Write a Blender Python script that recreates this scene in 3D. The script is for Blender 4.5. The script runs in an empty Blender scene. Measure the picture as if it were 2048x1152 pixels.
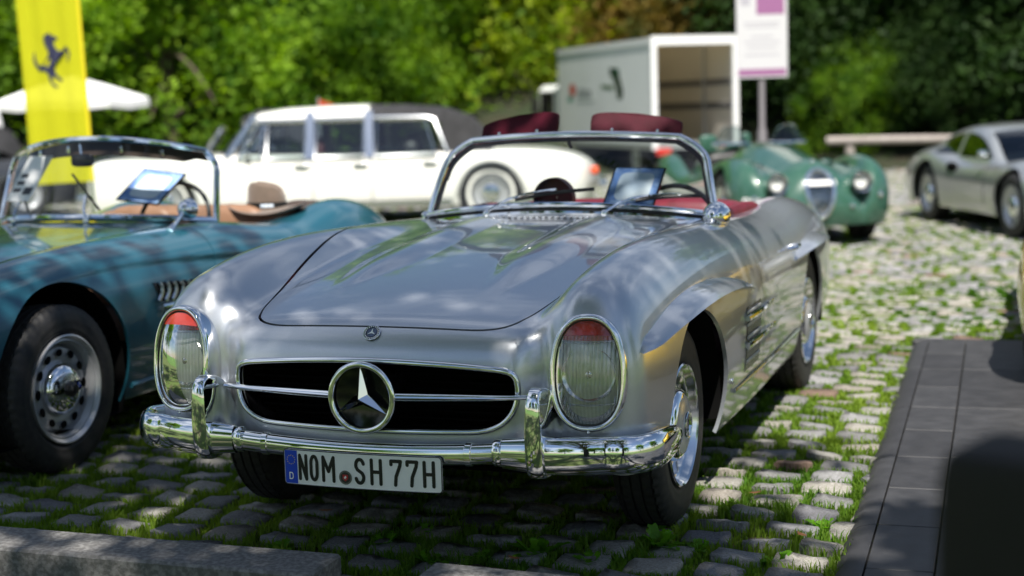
import bpy, math, random
import numpy as np
from mathutils import Vector, Matrix
random.seed(7); rng = np.random.default_rng(7)
S = bpy.context.scene
COL = S.collection
R_ = math.radians
PI = math.pi

# ------------------------------------------------------------------ camera
cam_d = bpy.data.cameras.new('camera'); CAM = bpy.data.objects.new('camera', cam_d); COL.objects.link(CAM)
cam_d.sensor_width = 36.0; cam_d.lens = 3012 / 2048 * 36
CAM_P = Vector((1.953, -3.985, 1.411)); YAW, PIT, ROL = R_(-20.25), R_(7.02), R_(-1.72)
_f = Vector((math.sin(YAW) * math.cos(PIT), math.cos(YAW) * math.cos(PIT), -math.sin(PIT)))
_r0 = Vector((math.cos(YAW), -math.sin(YAW), 0)); _u0 = _r0.cross(_f)
_r = _r0 * math.cos(ROL) + _u0 * math.sin(ROL); _u = _u0 * math.cos(ROL) - _r0 * math.sin(ROL)
CAM.matrix_world = Matrix(((_r.x, _u.x, -_f.x, CAM_P.x), (_r.y, _u.y, -_f.y, CAM_P.y), (_r.z, _u.z, -_f.z, CAM_P.z), (0, 0, 0, 1)))
cam_d.clip_start = 0.05; cam_d.clip_end = 800
cam_d.dof.use_dof = True; cam_d.dof.focus_distance = 4.62; cam_d.dof.aperture_fstop = 1.75
S.camera = CAM

# ------------------------------------------------------------------ sun, sky, exposure
SUN = Vector((0.28, -0.54, 1.0)).normalized()
sun_d = bpy.data.lights.new('sun', 'SUN'); sun_d.energy = 5.0; sun_d.angle = R_(0.53); sun_d.color = (1.0, 0.95, 0.87)
sun_o = bpy.data.objects.new('sun', sun_d); COL.objects.link(sun_o)
sun_o.rotation_euler = SUN.to_track_quat('Z', 'Y').to_euler()
Wd = bpy.data.worlds.new('World'); S.world = Wd; Wd.use_nodes = True
def build_world():
    nt = Wd.node_tree; nt.nodes.clear(); L = nt.links.new
    N = lambda t: nt.nodes.new(t)
    sky = N('ShaderNodeTexSky'); sky.sky_type = 'NISHITA'; sky.sun_disc = False
    sky.sun_elevation = math.asin(SUN.z); sky.sun_rotation = math.atan2(SUN.x, SUN.y)
    sky.air_density = 1.0; sky.dust_density = 0.25; sky.ozone_density = 1.5
    tc = N('ShaderNodeTexCoord'); mp = N('ShaderNodeMapping'); mp.inputs['Scale'].default_value = (1, 1, 2.2)
    nz = N('ShaderNodeTexNoise'); nz.inputs['Scale'].default_value = 2.3; nz.inputs['Detail'].default_value = 9; nz.inputs['Roughness'].default_value = 0.58
    rp = N('ShaderNodeValToRGB'); rp.color_ramp.elements[0].position = 0.48; rp.color_ramp.elements[1].position = 0.70
    mx = N('ShaderNodeMix'); mx.data_type = 'RGBA'
    L(tc.outputs['Generated'], mp.inputs['Vector']); L(mp.outputs[0], nz.inputs['Vector']); L(nz.outputs['Fac'], rp.inputs['Fac'])
    L(rp.outputs['Color'], mx.inputs['Factor']); L(sky.outputs[0], mx.inputs[6]); mx.inputs[7].default_value = (9.5, 10.2, 11.4, 1)
    bg = N('ShaderNodeBackground'); bg.inputs['Strength'].default_value = 0.058
    out = N('ShaderNodeOutputWorld'); L(mx.outputs[2], bg.inputs['Color']); L(bg.outputs[0], out.inputs['Surface'])
build_world()
S.view_settings.view_transform = 'Standard'; S.view_settings.look = 'None'; S.view_settings.gamma = 1.0
S.view_settings.exposure = 0.82; S.view_settings.use_curve_mapping = False
S.cycles.max_bounces = 9; S.cycles.transparent_max_bounces = 16; S.cycles.caustics_reflective = False; S.cycles.caustics_refractive = False
S.cycles.sample_clamp_indirect = 6.0

# ------------------------------------------------------------------ materials
def mat(name, col=(.5, .5, .5), rough=.5, metal=0.0, coat=0.0, noise=None, bump=None, spec=.5, trans=0.0, ior=1.5, sheen=0, emit=None, coat_rough=.03, aniso=0):
    m = bpy.data.materials.new(name); m.use_nodes = True
    nt = m.node_tree; b = nt.nodes['Principled BSDF']; L = nt.links.new
    I = b.inputs
    I['Base Color'].default_value = (*col, 1); I['Roughness'].default_value = rough; I['Metallic'].default_value = metal
    I['Coat Weight'].default_value = coat; I['Coat Roughness'].default_value = coat_rough
    I['Specular IOR Level'].default_value = spec; I['Transmission Weight'].default_value = trans; I['IOR'].default_value = ior
    if sheen: I['Sheen Weight'].default_value = sheen
    tc = None
    def coord():
        nonlocal tc
        if tc is None: tc = nt.nodes.new('ShaderNodeTexCoord')
        return tc.outputs['Object']
    if noise:   # (scale, second colour, low, high[, detail])
        n = nt.nodes.new('ShaderNodeTexNoise'); n.inputs['Scale'].default_value = noise[0]; n.inputs['Detail'].default_value = noise[4] if len(noise) > 4 else 6
        r = nt.nodes.new('ShaderNodeValToRGB'); r.color_ramp.elements[0].position = noise[2]; r.color_ramp.elements[1].position = noise[3]
        r.color_ramp.elements[0].color = (*col, 1); r.color_ramp.elements[1].color = (*noise[1], 1)
        L(coord(), n.inputs['Vector']); L(n.outputs['Fac'], r.inputs['Fac']); L(r.outputs['Color'], I['Base Color'])
    if bump:    # (scale, strength, distance)
        n = nt.nodes.new('ShaderNodeTexNoise'); n.inputs['Scale'].default_value = bump[0]; n.inputs['Detail'].default_value = 5
        bp = nt.nodes.new('ShaderNodeBump'); bp.inputs['Strength'].default_value = bump[1]; bp.inputs['Distance'].default_value = bump[2]
        L(coord(), n.inputs['Vector']); L(n.outputs['Fac'], bp.inputs['Height']); L(bp.outputs[0], I['Normal'])
    return m

def glass_mat(name, tint=(.9, .95, .95), rough=.0, fac=1.0, dark=0.0):
    m = bpy.data.materials.new(name); m.use_nodes = True; nt = m.node_tree; nt.nodes.clear(); L = nt.links.new
    o = nt.nodes.new('ShaderNodeOutputMaterial'); t = nt.nodes.new('ShaderNodeBsdfTransparent'); g = nt.nodes.new('ShaderNodeBsdfGlossy')
    t.inputs['Color'].default_value = (*tint, 1); g.inputs['Roughness'].default_value = rough
    fr = nt.nodes.new('ShaderNodeFresnel'); fr.inputs['IOR'].default_value = 1.5
    mu = nt.nodes.new('ShaderNodeMath'); mu.operation = 'MULTIPLY'; mu.inputs[1].default_value = fac
    x = nt.nodes.new('ShaderNodeMixShader'); L(fr.outputs[0], mu.inputs[0]); L(mu.outputs[0], x.inputs['Fac']); L(t.outputs[0], x.inputs[1]); L(g.outputs[0], x.inputs[2]); L(x.outputs[0], o.inputs['Surface'])
    return m

def leaf_mat(name, c1, c2, trans=.45, rough=.65):
    m = bpy.data.materials.new(name); m.use_nodes = True; nt = m.node_tree; nt.nodes.clear(); L = nt.links.new
    o = nt.nodes.new('ShaderNodeOutputMaterial'); b = nt.nodes.new('ShaderNodeBsdfPrincipled'); t = nt.nodes.new('ShaderNodeBsdfTranslucent')
    g = nt.nodes.new('ShaderNodeNewGeometry'); r = nt.nodes.new('ShaderNodeValToRGB')
    r.color_ramp.elements[0].color = (*c1, 1); r.color_ramp.elements[1].color = (*c2, 1)
    tc = nt.nodes.new('ShaderNodeTexCoord'); nz = nt.nodes.new('ShaderNodeTexNoise'); nz.inputs['Scale'].default_value = 1.1; nz.inputs['Detail'].default_value = 3; L(tc.outputs['Object'], nz.inputs['Vector'])  # broad noise paints sunlit and shaded clumps into the leaf colour
    ma = nt.nodes.new('ShaderNodeMath'); ma.operation = 'MULTIPLY_ADD'; ma.inputs[1].default_value = 2.6; ma.inputs[2].default_value = -1.3; L(nz.outputs['Fac'], ma.inputs[0])
    mb_ = nt.nodes.new('ShaderNodeMath'); mb_.operation = 'MULTIPLY_ADD'; mb_.inputs[1].default_value = .35; mb_.use_clamp = True; L(g.outputs['Random Per Island'], mb_.inputs[0])
    mc = nt.nodes.new('ShaderNodeMath'); mc.operation = 'ADD'; mc.inputs[1].default_value = .32; L(ma.outputs[0], mc.inputs[0]); L(mc.outputs[0], mb_.inputs[2])
    L(mb_.outputs[0], r.inputs['Fac']); L(r.outputs['Color'], b.inputs['Base Color']); b.inputs['Roughness'].default_value = rough; b.inputs['Specular IOR Level'].default_value = .22; b.inputs['Specular IOR Level'].default_value = .2
    hs = nt.nodes.new('ShaderNodeHueSaturation'); hs.inputs['Value'].default_value = 1.5; hs.inputs['Saturation'].default_value = 1.1
    L(r.outputs['Color'], hs.inputs['Color']); L(hs.outputs[0], t.inputs['Color'])
    x = nt.nodes.new('ShaderNodeMixShader'); x.inputs['Fac'].default_value = trans
    L(b.outputs[0], x.inputs[1]); L(t.outputs[0], x.inputs[2]); L(x.outputs[0], o.inputs['Surface'])
    return m

# ------------------------------------------------------------------ objects
def tag(o, label=None, cat=None, group=None, kind=None):
    if label: o['label'] = label
    if cat: o['category'] = cat
    if group: o['group'] = group
    if kind: o['kind'] = kind
    return o
def empty(name, label, cat, loc=(0, 0, 0), rz=0.0, group=None, scale=1.0):
    o = bpy.data.objects.new(name, None); COL.objects.link(o); o.location = loc; o.rotation_euler = (0, 0, rz); o.scale = (scale,) * 3
    o.empty_display_size = .2
    return tag(o, label, cat, group)
def mesh(name, V, Fc, smooth=True, normals=None, sharp=None):
    me = bpy.data.meshes.new(name); V = np.asarray(V, dtype=np.float64)
    if isinstance(Fc, np.ndarray):
        k = Fc.shape[1]; n = len(Fc)
        me.vertices.add(len(V)); me.vertices.foreach_set('co', V.astype(np.float32).ravel())
        me.loops.add(n * k); me.loops.foreach_set('vertex_index', Fc.astype(np.int32).ravel())
        me.polygons.add(n); me.polygons.foreach_set('loop_start', np.arange(0, n * k, k, dtype=np.int32)); me.polygons.foreach_set('loop_total', np.full(n, k, dtype=np.int32))
        me.update(calc_edges=True); me.validate()
    else:
        me.from_pydata([tuple(v) for v in V], [], [tuple(f) for f in Fc]); me.update()
    if smooth:
        me.polygons.foreach_set('use_smooth', np.ones(len(me.polygons), dtype=bool))
        if sharp: me.set_sharp_from_angle(angle=R_(sharp))
    if normals is not None and len(me.vertices) == len(normals):
        me.normals_split_custom_set_from_vertices([tuple(n) for n in normals])
    return me
def add(name, me, m, parent=None, loc=None, rot=None):
    o = bpy.data.objects.new(name, me); COL.objects.link(o)
    if m is not None and len(me.materials) == 0: me.materials.append(m)
    if parent: o.parent = parent
    if loc is not None: o.location = loc
    if rot is not None: o.rotation_euler = rot
    return o
class MB:
    """collects shapes into ONE mesh"""
    def __init__(s): s.V = []; s.F = []
    def put(s, V, F):
        k = len(s.V); s.V += [tuple(v) for v in V]; s.F += [tuple(i + k for i in f) for f in F]; return s
    def build(s, name, m, parent=None, smooth=True, sharp=35, loc=None, rot=None):
        return add(name, mesh(name, s.V, s.F, smooth, None, sharp), m, parent, loc, rot)
def box(x0, x1, y0, y1, z0, z1, b=0.0):
    if b <= 0:
        V = [(x, y, z) for z in (z0, z1) for y in (y0, y1) for x in (x0, x1)]
        return V, [(0, 2, 3, 1), (4, 5, 7, 6), (0, 1, 5, 4), (2, 6, 7, 3), (0, 4, 6, 2), (1, 3, 7, 5)]
    # chamfered box
    V = []; idx = {}
    cx, cy, cz = (x0 + x1) / 2, (y0 + y1) / 2, (z0 + z1) / 2; hx, hy, hz = (x1 - x0) / 2, (y1 - y0) / 2, (z1 - z0) / 2
    for sx in (-1, 1):
        for sy in (-1, 1):
            for sz in (-1, 1):
                for a in range(3):
                    d = [hx - b, hy - b, hz - b]; d[a] = (hx, hy, hz)[a]
                    idx[(sx, sy, sz, a)] = len(V); V.append((cx + sx * d[0], cy + sy * d[1], cz + sz * d[2]))
    F = []
    for a in range(3):
        u, v = (a + 1) % 3, (a + 2) % 3
        for s_ in (-1, 1):
            q = []
            for (p, r) in ((-1, -1), (1, -1), (1, 1), (-1, 1)):
                k = [0, 0, 0]; k[a] = s_; k[u] = p; k[v] = r; q.append(idx[(*k, a)])
            F.append(q if s_ > 0 else q[::-1])
    for a in range(3):
        u, v = (a + 1) % 3, (a + 2) % 3
        for su in (-1, 1):
            for sv in (-1, 1):
                k0 = [0, 0, 0]; k0[a] = -1; k0[u] = su; k0[v] = sv; k1 = list(k0); k1[a] = 1
                q = [idx[(*k0, u)], idx[(*k1, u)], idx[(*k1, v)], idx[(*k0, v)]]
                F.append(q if su * sv < 0 else q[::-1])
    for sx in (-1, 1):
        for sy in (-1, 1):
            for sz in (-1, 1):
                q = [idx[(sx, sy, sz, a)] for a in range(3)]
                F.append(q if sx * sy * sz > 0 else q[::-1])
    return V, F
def lathe(prof, n=32, axis='x', cap=False):
    """prof: list of (along, radius) turned about an axis"""
    V = []; F = []
    for (a, r) in prof:
        for k in range(n):
            t = 2 * PI * k / n; c, s = r * math.cos(t), r * math.sin(t)
            V.append({'x': (a, c, s), 'y': (c, a, s), 'z': (c, s, a)}[axis])
    for i in range(len(prof) - 1):
        for k in range(n):
            F.append((i * n + k, i * n + (k + 1) % n, (i + 1) * n + (k + 1) % n, (i + 1) * n + k))
    if cap: F.append(tuple(range(n))[::-1]); F.append(tuple((len(prof) - 1) * n + k for k in range(n)))
    return V, F
def frames(P, closed=False, up=None):
    P = [Vector(p) for p in P]; n = len(P); out = []
    T = []
    for i in range(n):
        a = P[(i - 1) % n] if (closed or i > 0) else P[i]; b = P[(i + 1) % n] if (closed or i < n - 1) else P[i]
        T.append((b - a).normalized())
    if up is not None:
        for t in T:
            s = t.cross(Vector(up)).normalized(); out.append((t, s, s.cross(t)))
        return P, out
    ref = Vector((0, 0, 1)) if abs(T[0].z) < .9 else Vector((1, 0, 0))
    s = T[0].cross(ref).normalized()
    for t in T:
        s = (s - t * s.dot(t)).normalized(); out.append((t, s, s.cross(t)))
    return P, out
def sweep(path, sec, closed=False, up=None, scale=None, cap=True):
    """sec: closed list of (side, up) offsets"""
    P, Fr = frames(path, closed, up); m = len(sec); V = []; F = []
    for i, (p, (t, s, u)) in enumerate(zip(P, Fr)):
        k = scale[i] if scale is not None else 1.0
        if not isinstance(k, (tuple, list)): k = (k, k)
        for (a, b) in sec: V.append(tuple(p + s * (a * k[0]) + u * (b * k[1])))
    n = len(P)
    for i in range(n if closed else n - 1):
        j = (i + 1) % n
        for q in range(m): F.append((i * m + q, j * m + q, j * m + (q + 1) % m, i * m + (q + 1) % m))
    if cap and not closed:
        F.append(tuple(range(m))); F.append(tuple((n - 1) * m + q for q in range(m))[::-1])
    return V, F
def circ(r, n=10, ry=None): return [(r * math.cos(2 * PI * k / n), (ry or r) * math.sin(2 * PI * k / n)) for k in range(n)]
def tube(path, r, n=10, closed=False, scale=None): return sweep(path, circ(r, n), closed, None, scale)
def spl(pts):
    """natural cubic spline through (t, v) points, vectorised, straight beyond the ends"""
    t = np.array([p[0] for p in pts], float); v = np.array([p[1] for p in pts], float); n = len(t); h = np.diff(t)
    A = np.eye(n); b = np.zeros(n)
    for i in range(1, n - 1):
        A[i, i - 1] = h[i - 1]; A[i, i] = 2 * (h[i - 1] + h[i]); A[i, i + 1] = h[i]; b[i] = 6 * ((v[i + 1] - v[i]) / h[i] - (v[i] - v[i - 1]) / h[i - 1])
    M = np.linalg.solve(A, b)
    s0 = (v[1] - v[0]) / h[0] - h[0] * M[1] / 6; s1 = (v[-1] - v[-2]) / h[-1] + h[-1] * M[-2] / 6
    def f(x):
        x = np.asarray(x, float); i = np.clip(np.searchsorted(t, x) - 1, 0, n - 2); a = (t[i + 1] - x) / h[i]; c = (x - t[i]) / h[i]
        y = a * v[i] + c * v[i + 1] + ((a ** 3 - a) * M[i] + (c ** 3 - c) * M[i + 1]) * h[i] ** 2 / 6
        return np.where(x < t[0], v[0] + s0 * (x - t[0]), np.where(x > t[-1], v[-1] + s1 * (x - t[-1]), y))
    return f
def smax(a, b, k):
    h = np.maximum(k - np.abs(a - b), 0) / k
    return np.maximum(a, b) + h * h * h * k / 6
def sstep(x, a, b): t = np.clip((x - a) / (b - a), 0, 1); return t * t * t * (t * (6 * t - 15) + 10)
def curve_pts(pts, n):
    """smooth 3-D curve through points"""
    d = [0]
    for a, b in zip(pts, pts[1:]): d.append(d[-1] + (Vector(b) - Vector(a)).length)
    f = [spl([(d[i], p[k]) for i, p in enumerate(pts)]) for k in range(3)]
    return [tuple(float(g(t)) for g in f) for t in np.linspace(0, d[-1], n)]

# ------------------------------------------------------------------ bodywork: a smooth implicit shape meshed with surface nets, panels clipped out of it
def grad(Fn, P, e=1e-4):
    g = np.empty_like(P)
    for k in range(3):
        d = np.zeros(3); d[k] = e
        g[:, k] = (Fn(*(P + d).T) - Fn(*(P - d).T)) / (2 * e)
    return g
def surface(Fn, lo, hi, res):
    ax = [np.arange(lo[k], hi[k] + res, res) for k in range(3)]; n = [len(a) for a in ax]
    X, Y, Z = np.meshgrid(*ax, indexing='ij'); D = Fn(X, Y, Z)
    ins = D < 0
    cnt = np.zeros((n[0] - 1, n[1] - 1, n[2] - 1), np.int8)
    for i in (0, 1):
        for j in (0, 1):
            for k in (0, 1): cnt += ins[i:n[0] - 1 + i, j:n[1] - 1 + j, k:n[2] - 1 + k]
    cell = (cnt > 0) & (cnt < 8); ID = -np.ones(cell.shape, np.int64); c = np.argwhere(cell); ID[cell] = np.arange(len(c))
    P = np.array(lo) + (c + .5) * res
    for it in range(6):
        g = grad(Fn, P); v = Fn(*P.T); st = (v / np.maximum((g * g).sum(1), 1e-6))[:, None] * g
        l = np.linalg.norm(st, axis=1, keepdims=True); st *= np.minimum(1, res * .8 / np.maximum(l, 1e-9)); P = P - st
    quads = []
    for a in range(3):
        u, v = (a + 1) % 3, (a + 2) % 3
        sl0 = [slice(None)] * 3; sl1 = [slice(None)] * 3; sl0[a] = slice(0, n[a] - 1); sl1[a] = slice(1, n[a])
        ch = ins[tuple(sl0)] != ins[tuple(sl1)]; e = np.argwhere(ch); s_ = ins[tuple(sl0)][ch]
        ok = (e[:, u] > 0) & (e[:, v] > 0) & (e[:, u] < n[u] - 1) & (e[:, v] < n[v] - 1); e = e[ok]; s_ = s_[ok]
        def q(du, dv): w = e.copy(); w[:, u] -= du; w[:, v] -= dv; return ID[w[:, 0], w[:, 1], w[:, 2]]
        Q = np.stack([q(1, 1), q(0, 1), q(0, 0), q(1, 0)], 1); Q[~s_] = Q[~s_][:, ::-1]; quads.append(Q)
    Q = np.concatenate(quads); Q = Q[(Q >= 0).all(1)]
    N = grad(Fn, P); N /= np.maximum(np.linalg.norm(N, axis=1, keepdims=True), 1e-9)
    T = np.concatenate([Q[:, [0, 1, 2]], Q[:, [0, 2, 3]]])
    return P, N, T
def clip(S3, g):
    """keep the part of a triangle mesh where g(x, y, z) < 0; exact cut edges"""
    V, N, T = S3; d = g(*V.T); ins = d < 0; k = ins[T].sum(1)
    keep = T[k == 3]; cut = T[(k == 1) | (k == 2)]
    nv, nn, cache, new = list(), list(), {}, []
    base = len(V)
    def e(a, b):
        key = (a, b) if a < b else (b, a)
        if key not in cache:
            a, b = key; t = d[a] / (d[a] - d[b]); cache[key] = base + len(nv)
            nv.append(V[a] + (V[b] - V[a]) * t); q = N[a] + (N[b] - N[a]) * t; nn.append(q / max(np.linalg.norm(q), 1e-9))
        return cache[key]
    for t in cut:
        t = list(t)
        if ins[t].sum() == 1:
            while not ins[t[0]]: t = t[1:] + t[:1]
            new.append((t[0], e(t[0], t[1]), e(t[0], t[2])))
        else:
            while ins[t[2]]: t = t[1:] + t[:1]
            p, q = e(t[1], t[2]), e(t[0], t[2]); new.append((t[0], t[1], p)); new.append((t[0], p, q))
    V2 = np.concatenate([V, np.array(nv).reshape(-1, 3)]); N2 = np.concatenate([N, np.array(nn).reshape(-1, 3)])
    T2 = np.concatenate([keep, np.array(new, dtype=np.int64).reshape(-1, 3)])
    used = np.unique(T2); mp = -np.ones(len(V2), np.int64); mp[used] = np.arange(len(used))
    return V2[used], N2[used], mp[T2]
def border(S3):
    V, N, T = S3; E = np.concatenate([T[:, [0, 1]], T[:, [1, 2]], T[:, [2, 0]]]); key = np.sort(E, 1)
    u, inv, c = np.unique(key, axis=0, return_inverse=True, return_counts=True)
    return E[c[inv.ravel()] == 1]
def flange(S3, depth, sel=None):
    """strip running inwards from the cut edges, so panels show an edge of metal"""
    V, N, T = S3; B = border(S3)
    if sel is not None: B = B[sel(*V[B].mean(1).T)]
    if len(B) == 0: return None
    us = np.unique(B); mp = {int(a): i for i, a in enumerate(us)}; k = len(us)
    W = np.concatenate([V[us], V[us] - N[us] * depth])
    F = [(mp[int(b)], mp[int(a)], mp[int(a)] + k, mp[int(b)] + k) for a, b in B]
    return W, np.array(F)
def panel(name, S3, m, parent=None, lip=0.012, lipm=None):
    o = add(name, mesh(name, S3[0], S3[2], True, S3[1]), m, parent)
    if lip:
        fl = flange(S3, lip)
        if fl is not None:   # the turned-in edge belongs to the same panel mesh
            V = np.concatenate([S3[0], fl[0]]); 
            me = bpy.data.meshes.new(name); F = [tuple(t) for t in S3[2]] + [tuple(int(i) + len(S3[0]) for i in f) for f in fl[1]]
            me.from_pydata([tuple(v) for v in V], [], F); me.update(); me.polygons.foreach_set('use_smooth', np.ones(len(F), dtype=bool))
            k = len(fl[0]) // 2
            fn = np.zeros_like(fl[0]); fn[:] = (0, 0, 0)
            lo = np.zeros((len(me.vertices), 3)); lo[:len(S3[0])] = S3[1]
            # flange normals: from its own faces
            fv = fl[0]; acc = np.zeros_like(fv)
            for f in fl[1]:
                nrm = np.cross(fv[f[1]] - fv[f[0]], fv[f[3]] - fv[f[0]]); 
                for i in f: acc[i] += nrm
            acc /= np.maximum(np.linalg.norm(acc, axis=1, keepdims=True), 1e-12); lo[len(S3[0]):] = acc
            me.normals_split_custom_set_from_vertices([tuple(n) for n in lo])
            me.materials.append(m)
            if lipm: 
                me.materials.append(lipm); mi = np.zeros(len(F), dtype=np.int32); mi[len(S3[2]):] = 1; me.polygons.foreach_set('material_index', mi)
            old = o.data; o.data = me; bpy.data.meshes.remove(old)
    return o
def solve1(Fn, p, axis, a, b, n=60):
    """where the ray along an axis from a to b first enters the body"""
    for _ in range(4):
        t = np.linspace(a, b, n); q = [np.full(n, float(v)) for v in p]; q[axis] = t
        d = Fn(*q) < 0
        if not d.any(): return b
        i = int(np.argmax(d))
        if i == 0: return float(t[0])
        a, b = float(t[i - 1]), float(t[i])
    return b
def copy_tree(o, parent=None):
    c = o.copy(); COL.objects.link(c); c.parent = parent
    for ch in list(o.children): copy_tree(ch, c)
    return c

# strokes for lettering: each glyph a list of polylines on a 1 x 1 box
def arc(cx, cy, rx, ry, a0, a1, n=10): return [(cx + rx * math.cos(R_(a0 + (a1 - a0) * k / n)), cy + ry * math.sin(R_(a0 + (a1 - a0) * k / n))) for k in range(n + 1)]
GLY = {
 'N': [[(0, 0), (0, 1), (1, 0), (1, 1)]],
 'O': [arc(.5, .68, .5, .32, 0, 180) + arc(.5, .32, .5, .32, 180, 360) + [(1, .68)]],
 'M': [[(0, 0), (0, 1), (.5, .4), (1, 1), (1, 0)]],
 'S': [arc(.5, .75, .5, .25, 15, 180) + [(.02, .68), (.2, .56), (.8, .42), (.98, .3)] + arc(.5, .25, .5, .25, 0, -165)],
 'H': [[(0, 0), (0, 1)], [(1, 0), (1, 1)], [(0, .5), (1, .5)]],
 '7': [[(0, .86), (0, 1), (1, 1), (.92, .8), (.5, .35), (.42, 0)]],
 'D': [[(0, 0), (0, 1), (.5, 1)] + arc(.5, .6, .5, .4, 90, 0) + arc(.5, .4, .5, .4, 0, -90) + [(0, 0)]],
 'R': [[(0, 0), (0, 1), (.6, 1)] + arc(.6, .75, .4, .25, 90, -90) + [(0, .5)], [(.5, .5), (1, 0)]],
 'K': [[(0, 0), (0, 1)], [(1, 1), (0, .45), (1, 0)]],
 'L': [[(0, 1), (0, 0), (1, 0)]], 
 '8': [arc(.5, .75, .45, .25, 0, 360, 14), arc(.5, .25, .5, .25, 0, 360, 14)],
 '4': [[(.7, 0), (.7, 1), (0, .3), (1, .3)]], '6': [arc(.5, .27, .5, .27, 0, 360, 14), [(0, .27), (.1, .6), (.6, 1)]],
}
def stroke(mb, pts, w, to3, closed=False, lift=0.0, n=6):
    """flat ribbon with round ends along a 2-D polyline; to3(u, v, h) places it"""
    for (a, b) in zip(pts, pts[1:]):
        d = math.hypot(b[0] - a[0], b[1] - a[1])
        if d < 1e-9: continue
        ux, uy = (b[0] - a[0]) / d, (b[1] - a[1]) / d; q = []
        al = math.atan2(uy, ux)
        for k in range(n + 1): t = al + PI / 2 + PI * k / n; q.append((a[0] + w / 2 * math.cos(t), a[1] + w / 2 * math.sin(t)))
        for k in range(n + 1): t = al - PI / 2 + PI * k / n; q.append((b[0] + w / 2 * math.cos(t), b[1] + w / 2 * math.sin(t)))
        V = [to3(u, v, lift) for u, v in q]; mb.put(V, [tuple(range(len(q)))])
        lift += 0.00002
def poly_face(pts, to3, lift=0.0): return [to3(u, v, lift) for u, v in pts], [tuple(range(len(pts)))]
# ------------------------------------------------------------------ shared materials
M = {}
M['silver'] = mat('silver_paint', (.62, .645, .69), .34, .76, 1.0, noise=(900, (.49, .515, .555), .35, .65, 2), coat_rough=.01)
M['silver2'] = mat('wheel_silver', (.52, .53, .55), .32, .45, .3)
M['chrome'] = mat('chrome', (.86, .87, .88), .035, 1.0)
M['chrome_soft'] = mat('brushed_chrome', (.70, .72, .74), .16, 1.0)
M['black'] = mat('black_trim', (.008, .008, .008), .45)
M['gloss_black'] = mat('gloss_black', (.006, .006, .007), .12)
M['dark_gap'] = mat('dark_gap', (.004, .004, .004), .9, spec=.1)
M['tyre'] = mat('tyre_rubber', (.016, .016, .017), .62, noise=(40, (.032, .030, .028), .4, .75), bump=(260, .15, .002))
M['red'] = mat('red_leather', (.16, .006, .018), .42, noise=(18, (.10, .004, .012), .35, .7), bump=(350, .12, .001))
M['visor_red'] = mat('shaded_visor_red', (.065, .004, .014), .6, noise=(18, (.045, .003, .009), .35, .7), bump=(350, .12, .001), spec=.15)  # darker copy of the red, with the visors' shade put into its colour
M['glass'] = glass_mat('clear_glass', (.93, .96, .95))
M['tint_glass'] = glass_mat('window_glass', (.42, .52, .55), fac=1.6)
M['lens'] = glass_mat('lamp_glass', (.92, .93, .92), .03, 1.3)
M['white_paint'] = mat('white_paint', (.86, .85, .80), .22, 0, .6, noise=(3, (.83, .82, .77), .4, .7))
M['plate'] = mat('plate_white', (.90, .90, .89), .3, noise=(30, (.85, .85, .84), .4, .7))
M['ink'] = mat('black_ink', (.01, .01, .01), .4)
M['eu_blue'] = mat('band_blue', (.01, .06, .55), .35)
M['yellow_dot'] = mat('yellow_print', (.8, .6, .02), .5)
M['amber'] = mat('amber_lens', (.95, .10, .02), .3, 0, .6)
M['reflector'] = mat('lamp_reflector', (.80, .81, .80), .12, 1.0)
M['navy'] = mat('navy_enamel', (.01, .015, .05), .15, 0, 1)
M['sign_white'] = mat('paper_white', (.80, .80, .80), .6)
M['paper_blue'] = mat('paper_blue', (.12, .25, .62), .35, 0, .6, noise=(26, (.3, .45, .75), .42, .62))
M['paper_pale'] = mat('paper_pale', (.50, .62, .80), .3, 0, .6, noise=(9, (.72, .80, .90), .35, .65))
def superell(c, r, n1=.4, n2=.4, nu=24, nv=14, rot=None):
    V = []; F = []
    sg = lambda w, m: math.copysign(abs(w) ** m, w)
    for i in range(nv + 1):
        v = -PI / 2 + PI * i / nv
        for j in range(nu):
            u = 2 * PI * j / nu
            p = Vector((r[0] * sg(math.cos(v), n1) * sg(math.cos(u), n2), r[1] * sg(math.cos(v), n1) * sg(math.sin(u), n2), r[2] * sg(math.sin(v), n1)))
            if rot is not None: p = rot @ p
            V.append((c[0] + p.x, c[1] + p.y, c[2] + p.z))
    for i in range(nv):
        for j in range(nu): F.append((i * nu + j, i * nu + (j + 1) % nu, (i + 1) * nu + (j + 1) % nu, (i + 1) * nu + j))
    return V, F
def tyre_prof(r, w, rim):
    h = w / 2; s = r - rim
    P = [(-h * .72, rim), (-h * .86, rim + s * .1), (-h, rim + s * .42), (-h * .985, rim + s * .66), (-h * .90, rim + s * .84), (-h * .80, r - s * .06), (-h * .70, r - s * .015)]
    for a in (-.62, -.22, .18, .58):
        P += [(h * a, r), (h * (a + .02), r - .008), (h * (a + .07), r - .008), (h * (a + .09), r)]
    P += [(h * .70, r - s * .015), (h * .80, r - s * .06), (h * .90, r - s * .84 + s * .68), (h * .985, rim + s * .66), (h * .99, rim + s * .60), (h, rim + s * .58), (h, rim + s * .42), (h * .96, rim + s * .26), (h * .965, rim + s * .24), (h * .92, rim + s * .16), (h * .86, rim + s * .1), (h * .72, rim)]
    return P

def tread(VF, r, h, n):
    V, F = VF; out = []
    for i, (x, y, z) in enumerate(V):
        q = math.hypot(y, z); k = i % n
        if q > r * .945 and abs(x) > h * .5 and (k + (i // n) % 2) % 4 == 0: f = (q - .008) / q; y *= f; z *= f
        out.append((x, y, z))
    return out, F
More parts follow.
